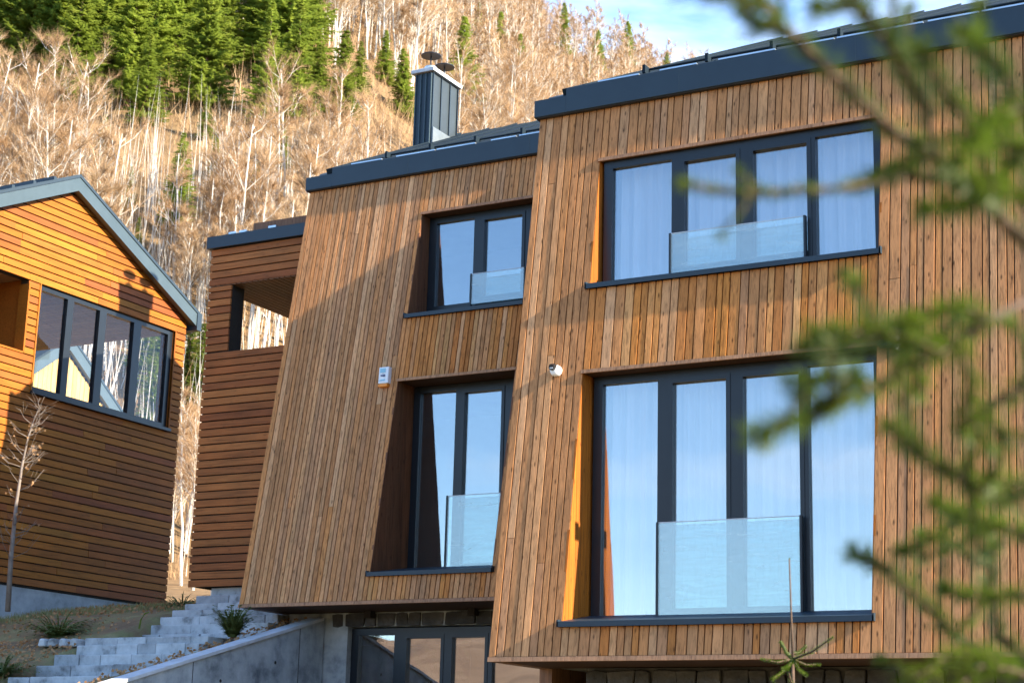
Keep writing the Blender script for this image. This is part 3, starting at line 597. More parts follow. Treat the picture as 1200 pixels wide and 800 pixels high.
# far house seen through the loggia
fx, fy, fzr = -33.0, 34.4, 10.95
fh = thing('gabled_house', 'distant yellow planked gable end seen through the loggia glass', 'house', (-36, 34, 4), 'wooden houses in a row')
def frz(y): return fzr-.74*abs(y-fy)
y = 30.4; rf_ = random.Random(5)
while y < 38.3:
    zt_ = min(frz(y), frz(y+.16)); m = MB(); m.box(fx-.04, fx+rf_.uniform(-.004, .004), y+.006, y+.154, 4.0, zt_-.02); m.build('plank', M_YPLANK, fh); y += .16
b = MB(); b.prism([(30.4, 3), (38.4, 3), (38.4, frz(38.4)), (fy, fzr), (30.4, frz(30.4))], 'x', fx-8, fx-.05); b.build('wall', M_CORE, fh)
for p, q in ((30.0, fy), (fy, 38.8)):
    b = MB(); b.prism([(p, frz(p)-.05), (q, frz(q)-.05), (q, frz(q)+.3), (p, frz(p)+.3)], 'x', fx+.03, fx+.14); b.build('bargeboard', M_BARGE, fh)
    b = MB(); b.prism([(p, frz(p)+.303), (q, frz(q)+.303), (q, frz(q)+.38), (p, frz(p)+.38)], 'x', fx-8.3, fx+.16); b.build('roof', M_METAL, fh)

# ------------------------------------------------------------------ stairs, retaining wall
st = thing('stone_staircase', 'pale blue grey stone steps climbing between the houses', 'staircase', (-15.4, 18, .5))
steps = [(15.7, .72), (16.1, .90), (16.56, 1.07), (17.05, 1.245), (17.42, 1.40), (17.78, 1.56), (17.95, 1.665), (19.05, 1.80), (19.2, 1.94), (19.42, 2.075), (19.66, 2.185), (19.95, 2.31), (20.2, 2.45)]
rs = random.Random(14); zp = .55
for i, (yy, zt_) in enumerate(steps):
    xe = -16.4+rs.uniform(-.05, .05); xend = -14.35; ye = steps[i+1][0]+.05 if i+1 < len(steps) else 20.6; x = xe
    while x < xend-.05:
        w = min(rs.uniform(.3, .75), xend-x)
        if xend-x-w < .2: w = xend-x
        m = MB(); f = rs.uniform(-.015, .015); m.box(x+.004, x+w-.004, yy+f, ye+.1, zp-.12, zt_+rs.uniform(-.008, .008)); m.build('stone_block', M_STEP, st, bevel=.012); x += w
    zp = zt_
rwl = thing('retaining_wall', 'grey concrete retaining wall with pale sloping cap below the stairs', 'wall', (-13.7, 16, 0))
b = MB(); zf_ = lambda y: .92+(y-15.451)*.27-.035
b.prism([(11.5, -1.7), (19.55, -1.7), (19.55, zf_(19.55)), (11.5, zf_(11.5))], 'x', -13.86, -13.68); b.build('concrete_body', M_CONC, rwl)
b = MB(); b.prism([(11.45, zf_(11.45)+.002), (19.5, zf_(19.5)+.002), (19.5, zf_(19.5)+.042), (11.45, zf_(11.45)+.042)], 'x', -13.9, -13.65); b.build('wall_cap', M_CAP, rwl)
for yy in (15.2, 16.3, 17.4, 18.5):                       # formwork tie holes and panel joints
    for dz in (.35, .85): b = MB(); b.tube([(-13.682, yy, zf_(yy)-dz), (-13.677, yy, zf_(yy)-dz)], .022, 10); b.build('tie_hole', M_CORE, rwl)
for yy in (14.6, 16.85, 19.0): b = MB(); b.prism([(yy, -1.6), (yy+.014, -1.6), (yy+.014, zf_(yy)-.01), (yy, zf_(yy)-.01)], 'x', -13.682, -13.677); b.build('joint', M_DSTONE, rwl)
rbed = random.Random(31)
tag(sheet('planting_bed', np.linspace(-14.4, -13.87, 8), np.linspace(12, 19.5, 60), M_GROUND, lambda X, Y: .92+(Y-15.451)*.27-.10+fbm(X*3, Y*3, 4)*.03), kind='structure')
# row of stones edging the upper bank
for i, px in enumerate((47, 58, 71, 84)):
    p = on_y(px+4, 752, 17.9); m = MB(); w = .13
    m.prism([(p.x-w/2, p.z-.06), (p.x+w/2, p.z-.06), (p.x+w/2-.015, p.z+.045), (p.x-w/2+.03, p.z+.05)], 'y', 17.85, 18.05)
    o = m.build('edging_stone', M_STEP, None, bevel=.02, at=(p.x, 17.95, p.z))
    tag(o, ('pale edging stone, farthest from the steps', 'pale edging stone, second from the far end of its row', 'pale edging stone, next but one to the steps', 'pale edging stone touching the top of the lower steps')[i], 'stone', 'edging stones above the leaf litter')

# ------------------------------------------------------------------ low plants, sapling
def blades(mb, c, n, ln, w, spread, rnd, up=.6):
    for i in range(n):
        a = rnd.uniform(0, 6.283); l = ln*rnd.uniform(.6, 1.1); e = rnd.uniform(up*.6, up*1.5); p = Vector(c)+Vector((math.cos(a), math.sin(a), 0))*rnd.uniform(0, .05); d = Vector((math.cos(a)*spread, math.sin(a)*spread, e)).normalized(); side = Vector((-math.sin(a), math.cos(a), 0))*w
        pts = [p]
        for k in range(4): p = p+d*(l/4); d = (d+Vector((0, 0, -.28))).normalized(); pts.append(p)
        for k in range(4):
            s0, s1 = side*(1-.25*k), side*(1-.25*(k+1)); o = len(mb.v); mb.v += [tuple(pts[k]-s0), tuple(pts[k]+s0), tuple(pts[k+1]+s1), tuple(pts[k+1]-s1)]; mb.f.append((o, o+1, o+2, o+3))
            # pinnae
            for sgn in (-1, 1):
                q = pts[k]+(pts[k+1]-pts[k])*.5; dd = (side.normalized()*sgn*.6+d*.5).normalized()*w*5*(1-.2*k); o = len(mb.v); t_ = d*w*1.2
                mb.v += [tuple(q-t_), tuple(q+dd), tuple(q+t_)]; mb.f.append((o, o+1, o+2))
def plant(label, cat, name, px, py, Y, n, ln, w, spread, seed, mat=None, up=.6):
    p = on_y(px, py, Y); p.z = min(p.z, float(ground_z(p.x, p.y))+.02) if px < 180 else p.z
    m = MB(); blades(m, p, n, ln, w, spread, random.Random(seed), up); return tag(m.build(name, mat or M_FERN, None, at=tuple(p)), label, cat)
plant('spiky dark green fern on the bank below the gabled house', 'fern', 'fern', 68, 750, 18.6, 120, .85, .017, .8, 1)
plant('dark fern at the bottom left corner beside leaf litter', 'fern', 'fern', 2, 792, 16.7, 110, .7, .015, .8, 2)
plant('fern lit at the top of the stairs between the houses', 'fern', 'fern', 213, 716, 20.9, 80, .6, .014, .8, 3)
plant('bushy green shrub beside the upper stone steps', 'shrub', 'shrub', 272, 746, 18.2, 170, .48, .017, .6, 4, M_FERN, 1.2)
plant('low green shrub growing by the lower stone steps', 'shrub', 'shrub', 163, 783, 16.4, 120, .34, .014, .9, 5, M_FERN, 1.0)
m = MB(); p0 = on_y(163, 736, 18.8); m.tube([p0, p0+Vector((.02, 0, .12)), p0+Vector((.08, 0, .2)), p0+Vector((.15, 0, .22))], [.012, .012, .01, .008], 6)
tag(m.build('garden_hose', M_FIR, None, at=tuple(p0)), 'thin green hose end curving up from the bank', 'hose')
sp = thing('sapling', 'slender young tree with a few dry leaves before the gabled house', 'tree', tuple(on_y(9, 714, 18.9)))
path = [(9, 716), (13, 650), (19, 590), (26, 545), (33, 512), (41, 488), (52, 465)]
pts = [on_y(x, y, 18.9) for x, y in path]; m = MB(); m.tube(pts, [.04, .034, .026, .019, .013, .008, .004], 8); rsp = random.Random(77); lf = MB()
for i in range(46):
    t = rsp.uniform(.12, .95)*(len(pts)-1); k = int(t); base = pts[k].lerp(pts[k+1], t-k); a = rsp.uniform(0, 6.28); ln = rsp.uniform(.25, .75)*(1.1-t/7)
    d = Vector((math.cos(a), math.sin(a), rsp.uniform(.2, 1.0))).normalized(); q = [base, base+d*ln*.5, base+(d+Vector((0, 0, .3))).normalized()*ln]
    m.tube(q, [.006, .004, .0015], 4)
    for j in range(3):
        d2 = (d+Vector((rsp.uniform(-1, 1), rsp.uniform(-1, 1), rsp.uniform(-.2, .8)))*.8).normalized(); s0 = q[0].lerp(q[2], rsp.uniform(.3, .9)); e_ = s0+d2*rsp.uniform(.1, .25); m.tube([s0, e_], [.0025, .001], 3)
        if 1.3 < t < 4.2:
            for w_ in range(1):
                c = s0.lerp(e_, rsp.uniform(.3, 1)); v1 = Vector((rsp.uniform(-1, 1), rsp.uniform(-1, 1), rsp.uniform(-1.2, .2))).normalized()*.045; v2 = v1.orthogonal().normalized()*.018; lf.poly([c, c+v1*.5+v2, c+v1, c+v1*.5-v2])
m.build('trunk', noisy('sapling_bark', [(.3, (.12, .09, .07)), (.7, (.24, .20, .17))], 6, .8), sp, smooth=True); lf.build('leaves', M_DRYLEAF, sp)
# dry leaves lying on the bank: uncountable
lm = MB(); rl = random.Random(8)
for i in range(9000):
    x = rl.uniform(-19.6, -13.95); yv = rl.uniform(14.5, 21.5)
    if -16.5 < x < -14.35 or (x < -16.4 and yv > 18.1 and rl.random() < .8): continue
    zz = float(ground_z(x, yv)) if x < -15 else .92+(yv-15.451)*.27-.08
    c = Vector((x, yv, zz+.03+rl.uniform(0, .03))); v1 = Vector((rl.uniform(-1, 1), rl.uniform(-1, 1), rl.uniform(-.3, .8))).normalized()*rl.uniform(.03, .06); v2 = v1.orthogonal().normalized()*.022; lm.poly([c, c+v1*.5+v2, c+v1, c+v1*.5-v2])
tag(lm.build('fallen_leaves', M_DRYLEAF), 'dry brown leaves scattered over the bank', 'leaf litter', None, 'stuff')
gm = MB(); rg = random.Random(6)
for i in range(16000):
    x = rg.uniform(-20, -16.5); yv = rg.uniform(15.5, 23.5)
    if fbm(np.array(x*.8), np.array(yv*.8), 12) < -.1: continue
    c = Vector((x, yv, float(ground_z(x, yv))-.01)); h = Vector((rg.uniform(-.5, .5), rg.uniform(-.5, .5), 1)).normalized()*rg.uniform(.05, .13); s_ = Vector((rg.uniform(-1, 1), rg.uniform(-1, 1), 0)).normalized()*.008; gm.poly([c-s_, c+s_, c+h])
M_GRASS = leafy('winter_grass', [(.3, (.16, .16, .05)), (.7, (.34, .29, .13))], .2, .8, 0, 2)
tag(gm.build('grass', M_GRASS), 'short winter grass on the bank', 'grass', None, 'stuff')

# ------------------------------------------------------------------ forest
def bare_tree(seed, H, ntw, tw, spread=1.0, sides=4):
    r = random.Random(seed); tr = MB(); tv = []; lean = Vector((r.uniform(-.08, .08), r.uniform(-.08, .08), 0))
    pts = [Vector((0, 0, -.4))]
    for k in range(1, 8): h = H*k/7; pts.append(Vector((lean.x*h+r.uniform(-.07, .07), lean.y*h+r.uniform(-.07, .07), h)))
    R = H*.0062
    tr.tube(pts, [R*1.25*(1-.85*k/7)+.012 for k in range(8)], sides+2, False)
    limbs = []
    for i in range(int(15*spread)+4):
        f = r.uniform(.28, .97)**.8; t = f*7*.999; k = int(t); b = pts[k].lerp(pts[k+1], t-k); a = r.uniform(0, 6.283); ln = H*(.34-.24*f)*r.uniform(.6, 1.25)*spread
        d = Vector((math.cos(a), math.sin(a), r.uniform(.8, 1.9))).normalized(); m1 = b+d*ln*.5; m2 = b+(d+Vector((0, 0, .25))).normalized()*ln
        tr.tube([b, m1, m2], [R*.42*(1.1-f*.6), R*.28*(1.1-f*.6), .008], sides, False); limbs.append((b, m1, m2, ln))
        for j in range(3):
            s = m1.lerp(m2, r.uniform(-.5, .8)); d2 = (d+Vector((r.uniform(-1, 1), r.uniform(-1, 1), r.uniform(-.1, .7)))*.8).normalized(); e = s+d2*ln*.42
            tr.tube([s, e], [R*.16+.006, .005], 3, False); limbs.append((s, s.lerp(e, .5), e, ln*.42))
    for i in range(ntw):
        b, m1, m2, ln = r.choice(limbs); s = b.lerp(m2, r.uniform(.25, 1.0)); d = ((m2-b).normalized()+Vector((r.uniform(-1, 1), r.uniform(-1, 1), r.uniform(-.5, .9)))*.9).normalized()
        l = r.uniform(.3, .95)*(H/11); side = d.orthogonal().normalized(); side.rotate(Matrix.Rotation(r.uniform(0, 6.28), 3, d)); side *= tw; tv += [s-side, s+side, s+d*l]
    return tr, np.array([tuple(v) for v in tv], dtype=np.float32)
PX = []                                            # bare tree prototypes: (trunk mesh, crown mesh)
for i in range(7):
    H = (9.5, 11, 12.5, 10, 13, 8.5, 11.5)[i]; tr, tv = bare_tree(100+i, H, 2600, .0085, (1, .8, 1.1, .7, 1.2, 1.0, .6)[i])
    PX.append((tr.mesh('trunk', M_BARK), np_mesh('crown', tv, np.arange(len(tv)).reshape(-1, 3), M_TWIG)))
def fir_mesh(seed, H, Rb):
    r = random.Random(seed); tr = MB(); tr.tube([(0, 0, -.3), (0, 0, H*.5), (0, 0, H)], [H*.012, H*.008, .01], 6, False); V = []
    z = H*.06
    while z < H*.985:
        f = z/H; R = Rb*(1-f)**.8*r.uniform(.8, 1.15)+.08; n = int(6+8*(1-f))
        for k in range(n):
            a = r.uniform(0, 6.283); R_ = R*r.uniform(.65, 1.2); d = Vector((math.cos(a), math.sin(a), 0)); s = Vector((-math.sin(a), math.cos(a), 0)); m = max(3, int(R_/.16)); dz = r.uniform(-.5, -.15)
            for j in range(m):
                q = (j+1)/m*R_; c = d*q+Vector((0, 0, z+dz*q+.22*q*q/max(R_, .3))); wd = (.34*(1-j/m)+.10)*(.5+.5*R_/Rb+.25)
                for sg in (-1, 1):
                    e = c+s*sg*wd*r.uniform(.7, 1.2)+d*wd*.6+Vector((0, 0, r.uniform(-.16, .05))); V += [c-d*.12, e, c+d*.10+Vector((0, 0, r.uniform(-.05, .05)))]
                e = c+d*.22+Vector((0, 0, r.uniform(-.1, .06))); V += [c-s*.06, c+s*.06, e]
        z += H*.021*r.uniform(.7, 1.3)
    V += [Vector((.04, 0, H*.96)), Vector((-.04, 0, H*.96)), Vector((0, 0, H*1.02))]
    return tr.mesh('trunk', M_FIRBARK), np_mesh('crown', np.array([tuple(v) for v in V]), np.arange(len(V)).reshape(-1, 3), M_FIR)
PF = [fir_mesh(200+i, H, R) for i, (H, R) in enumerate(((11, 2.6), (13, 2.9), (9.5, 2.3), (12, 2.2)))]
def place(proto, name, loc, sc, rz, label, cat, group):
    root = thing(name, label, cat, loc, group); root.scale = (sc,)*3; root.rotation_euler = (0, 0, rz)
    for nm, me in zip(('trunk', 'crown'), proto):
        o = bpy.data.objects.new(nm, me); COL.objects.link(o); o.parent = root
    return root
def uv2xy(u, v): return .8727*v-.4882*u, .4882*v+.8727*u
def hit_hill(px, py):                              # where a sight line meets the slope
    d = ray(px, py); s = 35/max(.1, d.y*.8727-d.x*.4882)
    for k in range(1500):
        p = d*s
        if p.z < float(ground_z(p.x, p.y)): return p
        s *= 1.003
    return None
FIRS = [(5, 110, 1.1), (32, 120, 1.0), (58, 125, .9), (85, 130, .9), (150, 125, .9), (120, 175, .4), (60, 190, .35), (250, 210, .4), (300, 230, .4), (330, 200, .4), (420, 120, .3), (450, 100, .3), (560, 60, .3), (585, 90, .32), (660, 70, .28), (700, 80, .3), (110, 235, .4), (150, 250, .45), (240, 165, .4),
        (15, 75, 1.0), (45, 62, 1.15), (68, 95, 1.2), (95, 70, 1.3), (118, 100, 1.2), (140, 80, 1.3), (168, 60, 1.1), (176, 100, .9), (205, 90, 1.0), (238, 130, 1.05), (258, 95, .8), (225, 50, 1.1), (30, 20, 1.1), (75, 25, 1.2), (115, 15, 1.2), (190, 20, 1.1),
        (305, 75, 1.0), (335, 95, 1.05), (352, 60, .9), (325, 40, 1.0), (372, 140, .5), (400, 138, .6), (345, 145, .6), (310, 150, .7), (470, 140, .45), (541, 128, .5), (608, 105, .34), (735, 108, .36), (781, 95, .26), (690, 118, .2), (650, 112, .2), (207, 268, .75), (168, 150, .5), (232, 480, .8), (218, 470, .7), (240, 455, .6), (160, 300, .35), (170, 440, .9), (185, 470, 1.0), (176, 500, .8)]
rnd = random.Random(51); fir_pts = []
for px, py, sc in FIRS:
    p = hit_hill(px, py)
    while p is None and py < 150: py += 3; p = hit_hill(px, py)
    if p is None: continue
    sc2 = sc*(1.45 if py < 165 else .85)*p.length/150
    lab = 'green fir in the dark evergreen stand at the upper left of the slope' if px < 270 and py < 140 else ('green fir in the smaller stand above the neighbouring roofs' if px < 420 and py < 160 else ('fir growing low on the slope among pale trunks' if py > 200 else 'lone green fir among the bare trees near the ridge'))
    place(PF[rnd.randrange(4)], 'fir_tree', tuple(p), sc2*rnd.uniform(.9, 1.1), rnd.uniform(0, 6.28), lab, 'tree', 'firs on the forested slope'); fir_pts.append((p.x, p.y, (2.6, 22) if px > 430 else (1.7, 11) if py < 165 else (1.3, 6)))
rp = hit_hill(781, 92)
cand = []; ROOFX, ROOFY = zip((-100, 270), (85, 215), (222, 375), (224, 700), (246, 700), (248, 290), (352, 262), (355, 205), (632, 165), (634, 115), (1200, 10))
NC = 65000; CU = np.sqrt(RNG.uniform(52**2, 196**2, NC)); CR = RNG.uniform(-.36, .16, NC); CX = .8727*CR*CU-.4882*CU; CY = .4882*CR*CU+.8727*CU; CZ = ground_z(CX, CY)
for u, r_, x, y, zt in zip(CU.tolist(), CR.tolist(), CX.tolist(), CY.tolist(), CZ.tolist()):
    if -42.5 < x < -31 and 29 < y < 40: continue
    c_ = Vector((x, y, zt+5)); w_ = c_.dot(fwd); qx, qy = 600+FPX*c_.dot(RIGHT)/w_, 400-FPX*c_.dot(UP)/w_
    qb = qy+5*FPX/w_                                   # keep what stands in sight between and above the roofs
    if not (-90 < qx < 860 and qb > -30 and qy < np.interp(qx, ROOFX, ROOFY)+35): continue
    if any(abs((hill_v(a, b_)/hill_u(a, b_)-r_)*u) < l_[0] and -l_[1] < u-hill_u(a, b_) < 1.5 for a, b_, l_ in fir_pts): continue
    cand.append((u, x, y))
sel = []; grid = {}
for u, x, y in cand:
    k = (int(x//1.3), int(y//1.3)); ok = True
    for a in (-1, 0, 1):
        for b_ in (-1, 0, 1):
            for (X2, Y2) in grid.get((k[0]+a, k[1]+b_), ()):
                if (X2-x)**2+(Y2-y)**2 < (.62 if u < 115 else 1.0): ok = False
    if ok: grid.setdefault(k, []).append((x, y)); sel.append((u, x, y))
sel.sort()
for u, x, y in sel[:300]:
    p = Vector((x, y, float(ground_z(x, y))+5)); w_ = p.dot(fwd); qx, qy = 600+FPX*p.dot(RIGHT)/w_, 400-FPX*p.dot(UP)/w_
    lab = ('leafless pale beech in the narrow gap between the gabled house and the side wing' if 175 < qx < 250 and qy > 330 else 'leafless pale trunked beech rising above the roof of the gabled house' if qx < 226 else
           'leafless pale trunked beech above the low roof of the side wing' if qx < 355 else 'leafless pale trunked beech on the slope left of the dark chimney' if qx < 487 else
           'leafless tan beech between the chimney and the front house roof' if qx < 636 else 'leafless tan beech against the sky above the front house roof')
    k = rnd.randrange(7); place(PX[k], 'beech_tree', (x, y, float(ground_z(x, y))), rnd.uniform(.42, .70), rnd.uniform(0, 6.28), lab, 'tree', 'bare beeches on the forested slope')
# the rest of the wood, higher up: one mass
lowv = []
for i in range(4):
    tr, tv = bare_tree(300+i, (10, 12, 9, 13)[i], 520, .027, (.9, 1.0, .8, 1.1)[i], 3); tris = []
    for f in tr.f:
        for q in range(1, len(f)-1): tris += [tr.v[f[0]], tr.v[f[q]], tr.v[f[q+1]]]
    lowv.append((np.array(tris, dtype=np.float32), tv))
VT, VC = [], []
for u, x, y in sel[300:2300]:
    a, c = lowv[rnd.randrange(4)]; t = rnd.uniform(0, 6.28); s_ = rnd.uniform(.4, .66); Rm = np.array([[math.cos(t), -math.sin(t), 0], [math.sin(t), math.cos(t), 0], [0, 0, 1]], dtype=np.float32)*s_; off = np.array([x, y, float(ground_z(x, y))], dtype=np.float32)
    VT.append(a@Rm.T+off); VC.append(c@Rm.T+off)
if VT:
    VT = np.concatenate(VT); VC = np.concatenate(VC)
    me = np_mesh('bare_forest', np.concatenate([VT, VC]), np.arange(len(VT)+len(VC)).reshape(-1, 3), M_BARK); me.materials.append(M_TWIG)
    mi = np.zeros((len(VT)+len(VC))//3, dtype=np.int32); mi[len(VT)//3:] = 1; me.polygons.foreach_set('material_index', mi)
    tag(link('bare_forest', me), 'mass of leafless tan beeches covering the upper slope', 'forest', None, 'stuff')
for i in range(16):                                # saplings in the gap between the two houses
    p = hit_hill(rnd.uniform(190, 250), rnd.uniform(600, 705))
    if p is None or p.y < 26: continue
    place(PX[rnd.randrange(7)], 'beech_tree', tuple(p), rnd.uniform(.25, .5), rnd.uniform(0, 6.28), 'thin pale sapling in the narrow gap at the foot of the slope', 'tree', 'saplings in the gap between the houses')
print('trees', len(sel), 'firs', len(fir_pts), 'stuff tris', (len(VT)+len(VC))//3 if len(VT) else 0)
# brush between the trunks
n = 170000; uu = np.sqrt(RNG.uniform(46**2, 190**2, n)); vv = RNG.uniform(-.36, .13, n)*uu; xx = .8727*vv-.4882*uu; yy = .4882*vv+.8727*uu
keep = ~((xx > -42.5) & (xx < -31) & (yy > 29) & (yy < 40)); xx, yy = xx[keep], yy[keep]; n = len(xx); zz = ground_z(xx, yy)
base = np.stack([xx, yy, zz], -1); d = np.stack([RNG.normal(0, .35, n), RNG.normal(0, .35, n), RNG.uniform(.4, 1.5, n)], -1)*RNG.uniform(.4, 1.9, (n, 1)); s_ = np.stack([RNG.normal(0, 1, n), RNG.normal(0, 1, n), np.zeros(n)], -1)*(.00011*hill_u(xx, yy))[:, None]
V = np.stack([base-s_, base+s_, base+d], 1).reshape(-1, 3)
tag(link('undergrowth', np_mesh('undergrowth', V, np.arange(3*n).reshape(-1, 3), M_TWIG)), 'tan brush and saplings between the trunks', 'undergrowth', None, 'stuff')

# thicket of thin pale stems
n = 2000; uu = np.sqrt(RNG.uniform(46**2, 74**2, n)); vv = RNG.uniform(-.36, .02, n)*uu; xx = .8727*vv-.4882*uu; yy = .4882*vv+.8727*uu
keep = ~((xx > -42.5) & (xx < -31) & (yy > 29) & (yy < 40)); xx, yy, uu = xx[keep], yy[keep], uu[keep]; n = len(xx); base = np.stack([xx, yy, ground_z(xx, yy)-.1], -1)
top = base+np.stack([RNG.normal(0, .35, n), RNG.normal(0, .35, n), RNG.uniform(2.2, 5.5, n)], -1); w_ = (.00027*uu*RNG.uniform(.7, 1.4, n))[:, None]
tri = []
for a in (0, 2.094, 4.189):
    c0 = np.array([math.cos(a), math.sin(a), 0]); c1 = np.array([math.cos(a+2.094), math.sin(a+2.094), 0]); tri.append(np.stack([base+c0*w_, base+c1*w_, top], 1))
V = np.concatenate(tri).reshape(-1, 3)
tag(link('sapling_thicket', np_mesh('sapling_thicket', V, np.arange(len(V)).reshape(-1, 3), M_BARK)), 'thicket of thin pale stems between the trees', 'thicket', None, 'stuff')

# ------------------------------------------------------------------ spruce in the foreground and the young spruce
def needled(path, r0_, r1_, nl, step, rnd, stem, ndl, bare=0., w=.0014, flat=.55):
    stem.tube(path, list(np.linspace(r0_, r1_, len(path))), 6)
    tot = sum((path[i+1]-path[i]).length for i in range(len(path)-1)); acc = 0
    for i in range(len(path)-1):
        a, b_ = path[i], path[i+1]; seg = (b_-a).length; d = (b_-a)/max(seg, 1e-9); k = int(seg/step)
        s = d.orthogonal().normalized(); t = d.cross(s)
        for j in range(k):
            f = (acc+seg*j/k)/tot
            if f < bare: continue
            p = a.lerp(b_, j/k); an = rnd.uniform(0, 6.283); rd = s*math.cos(an)+t*math.sin(an); rd.z *= .8
            dd = (rd+d*rnd.uniform(.35, 1.0)).normalized()*nl*rnd.uniform(.75, 1.15); sd = dd.cross(d).normalized()*w; o = len(ndl.v)
            ndl.v += [tuple(p-sd), tuple(p+sd), tuple(p+dd)]; ndl.f.append((o, o+1, o+2))
        acc += seg
    # bud of needles at the tip
    for j in range(26):
        d = (path[-1]-path[-2]).normalized(); dd = (d*1.2+Vector((rnd.uniform(-1, 1), rnd.uniform(-1, 1), rnd.uniform(-1, 1)))).normalized()*nl*.8; sd = dd.orthogonal().normalized()*w; o = len(ndl.v); p = path[-1]
        ndl.v += [tuple(p-sd), tuple(p+sd), tuple(p+dd)]; ndl.f.append((o, o+1, o+2))
fs = thing('spruce_tree', 'spruce with out of focus green branches reaching in from beside the camera', 'tree', (1.05, 1.75, -1.6))
def pxpath(pp, d0, d1, rnd, sub=3):
    out = []
    for i in range(len(pp)-1):
        for k in range(sub):
            f = (i+k/sub)/(len(pp)-1); x = pp[i][0]+(pp[i+1][0]-pp[i][0])*k/sub; y = pp[i][1]+(pp[i+1][1]-pp[i][1])*k/sub; out.append(on_d(x+rnd.uniform(-1.5, 1.5), y+rnd.uniform(-1.5, 1.5), d0+(d1-d0)*f))
    out.append(on_d(*pp[-1], d1)); return out
# (pixel path from the trunk outwards, distance at start and end, stem radii in mm, needle length, share without needles)
BR = [([(1330, 400), (1205, 285), (1150, 232), (1095, 185), (1040, 150), (1000, 108), (960, 72), (925, 38), (895, 5), (870, -30)], 1.55, 1.35, 8, 3, .019, .22),
      ([(1100, 190), (1085, 130), (1062, 88), (1040, 50), (1010, 10), (990, -30)], 1.45, 1.3, 5, 2.5, .018, .15),
      ([(1110, 200), (1040, 212), (960, 222), (880, 226), (800, 216)], 1.45, 1.3, 4, 2, .009, .2),
      ([(1330, 300), (1240, 335), (1160, 375), (1090, 420), (1020, 455), (950, 487), (885, 510)], 1.6, 1.35, 7, 2, .019, .38),
      ([(1120, 405), (1060, 402), (1000, 400), (945, 404)], 1.5, 1.42, 4, 2, .020, .0),
      ([(1105, 412), (1070, 398), (1020, 388), (960, 392)], 1.46, 1.38, 4, 2, .020, .0),
      ([(1330, 830), (1200, 790), (1120, 745), (1080, 705), (1040, 668), (1003, 648)], 1.95, 1.8, 5, 2, .020, .10),
      ([(1340, 560), (1240, 565), (1150, 570), (1090, 540), (1045, 500)], 1.6, 1.45, 6, 2, .020, .05),
      ([(1240, 570), (1150, 590), (1110, 620), (1060, 645)], 1.75, 1.65, 4, 2, .019, .05),
      ([(1300, 160), (1200, 175), (1150, 160), (1110, 110), (1080, 60)], 1.5, 1.35, 5, 2, .020, .05),
      ([(1200, 175), (1170, 205), (1130, 240), (1085, 245)], 1.5, 1.4, 4, 2, .020, .05),
      ([(1300, 110), (1190, 130), (1150, 150), (1120, 190)], 1.4, 1.3, 4, 2, .022, .0),
      ([(1330, 470), (1220, 440), (1150, 480), (1130, 560), (1150, 640)], 1.55, 1.45, 5, 2, .021, .1),
      ([(1200, 790), (1150, 765), (1105, 770), (1065, 800)], 1.9, 1.8, 4, 2, .021, .0),
      ([(1250, 800), (1170, 745), (1160, 690), (1165, 640)], 1.95, 1.85, 4, 2, .020, .05),
      ([(1190, 785), (1150, 780), (1120, 810)], 1.85, 1.8, 4, 2, .022, .0),
      ([(1330, 700), (1220, 690), (1160, 700), (1110, 690)], 1.9, 1.8, 4, 2, .019, .2),
      ([(1120, 400), (1140, 450), (1130, 500)], 1.5, 1.45, 3, 2, .020, .0),
      ([(960, 485), (985, 465), (1000, 440)], 1.4, 1.36, 3, 2, .017, .0),
      ([(1020, 452), (975, 440), (945, 445)], 1.4, 1.36, 3, 2, .017, .0),
      ([(895, 10), (870, 0), (840, -8)], 1.36, 1.33, 3, 2, .018, .0), ([(930, 40), (900, 30), (880, 28)], 1.36, 1.33, 3, 2, .018, .0),
      ([(1330, 220), (1240, 240), (1180, 225), (1140, 215)], 1.5, 1.4, 4, 2, .020, .1), ([(1190, 130), (1180, 90), (1150, 55), (1130, 40)], 1.45, 1.35, 3, 2, .019, 0),
      ([(1150, 480), (1175, 520), (1165, 560)], 1.5, 1.45, 3, 2, .02, 0), ([(1250, 650), (1190, 620), (1140, 610), (1100, 590)], 1.7, 1.6, 4, 2, .02, .1), ([(1160, 375), (1130, 360), (1090, 365), (1060, 380)], 1.5, 1.42, 3, 2, .02, 0),
      ([(1010, 15), (985, 5), (960, 8)], 1.33, 1.3, 3, 2, .018, .0)]
rb = random.Random(88)
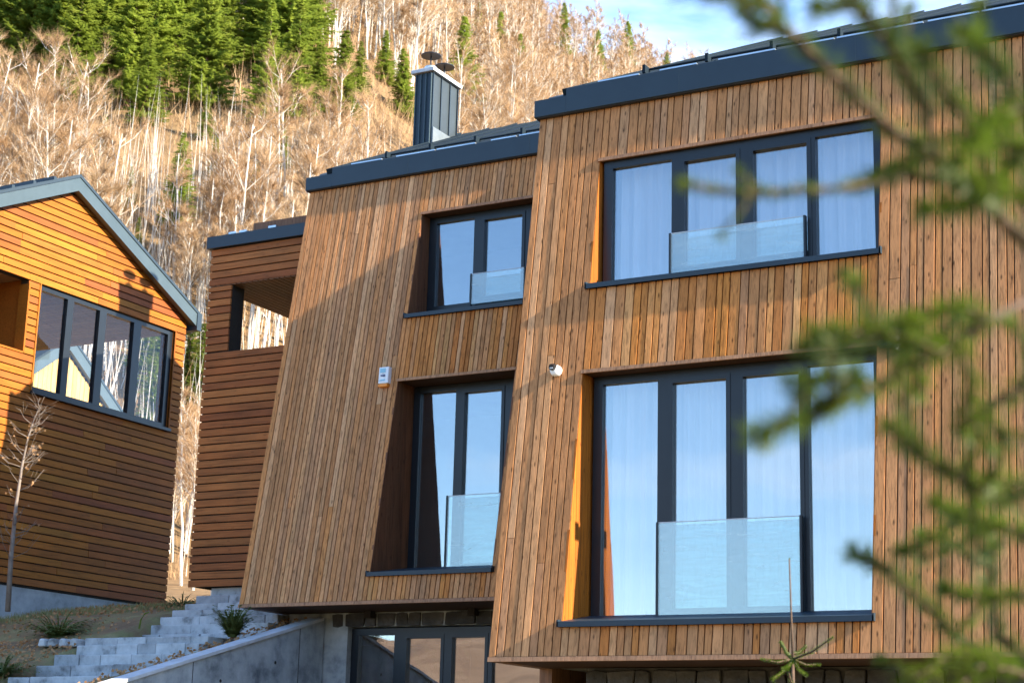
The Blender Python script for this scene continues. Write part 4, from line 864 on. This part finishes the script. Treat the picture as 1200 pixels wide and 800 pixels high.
for pp, d0, d1, ra, rbb, nl, bare in BR:
    stem, ndl = MB(), MB(); path = pxpath(pp, d0, d1, rb); needled(path, ra/1000*.75, rbb/1000*.75, nl*1.25, .00062, rb, stem, ndl, bare)
    for q in range(int(len(path)*.16)):                    # side shoots
        t_ = rb.uniform(max(.12, bare), .93)*(len(path)-1); k_ = int(t_); a_ = path[k_].lerp(path[k_+1], t_-k_); d_ = (path[k_+1]-path[k_]).normalized()
        sd_ = (d_.cross(fwd)).normalized()*rb.choice((-1, 1)); e_ = a_+(d_*.8+sd_*rb.uniform(.5, .9)+fwd*rb.uniform(-.5, .5)).normalized()*rb.uniform(.03, .085)
        needled([a_, a_.lerp(e_, .5)+Vector((0, 0, -.002)), e_], .0016, .001, nl, .001, rb, stem, ndl, 0)
    b = stem.build('branch', M_SPRUCEBARK, fs, smooth=True); ndl.build('needles', M_NEEDLE, b)
m = MB(); m.tube([(1.05, 1.75, -1.7), (1.07, 1.75, 0), (1.08, 1.76, 1.6), (1.1, 1.77, 3)], [.06, .05, .035, .01], 10); m.build('trunk', M_SPRUCEBARK, fs, smooth=True)

ys0 = thing('young_spruce', 'young spruce with a long bare leader in front of the lower window', 'tree', tuple(on_y(931, 800, 8.6)+Vector((0, 0, -1.9))))
stem, ndl = MB(), MB(); top = on_y(925, 655, 8.6); wh = on_y(929, 772, 8.6); bot = on_y(931, 800, 8.6)+Vector((0, 0, -1.9))
needled([wh, wh.lerp(top, .5), top], .007, .0035, .012, .0035, rb, stem, ndl, .1); stem.tube([bot, bot.lerp(wh, .5), wh], [.03, .018, .008], 8)
def arm(base, px, py, Yd, nl=.017):
    e = on_y(px, py, Yd); path = [base, base.lerp(e, .5)+Vector((0, 0, -.015)), e]; needled(path, .006, .003, nl, .0005, rb, stem, ndl, 0, .0015)
arm(wh, 975, 747, 8.5); arm(wh, 893, 772, 8.4); arm(wh, 915, 752, 8.8); arm(wh, 945, 790, 8.3); arm(wh, 905, 795, 8.35); arm(wh, 960, 778, 8.7); arm(wh.lerp(top, .06), 944, 757, 8.75); arm(wh, 918, 783, 8.2)
for k in range(26):
    f = k/26; c = wh.lerp(bot, .06+.9*f); a = rb.uniform(0, 6.28); l = .12+.6*f; e = c+Vector((math.cos(a)*l, math.sin(a)*l, l*.45)); needled([c, c.lerp(e, .5)+Vector((0, 0, -.02)), e], .006, .003, .022, .0022, rb, stem, ndl, 0, .0016)
b = stem.build('trunk', M_SPRUCEBARK, ys0, smooth=True); ndl.build('needles', M_NEEDLE, ys0)
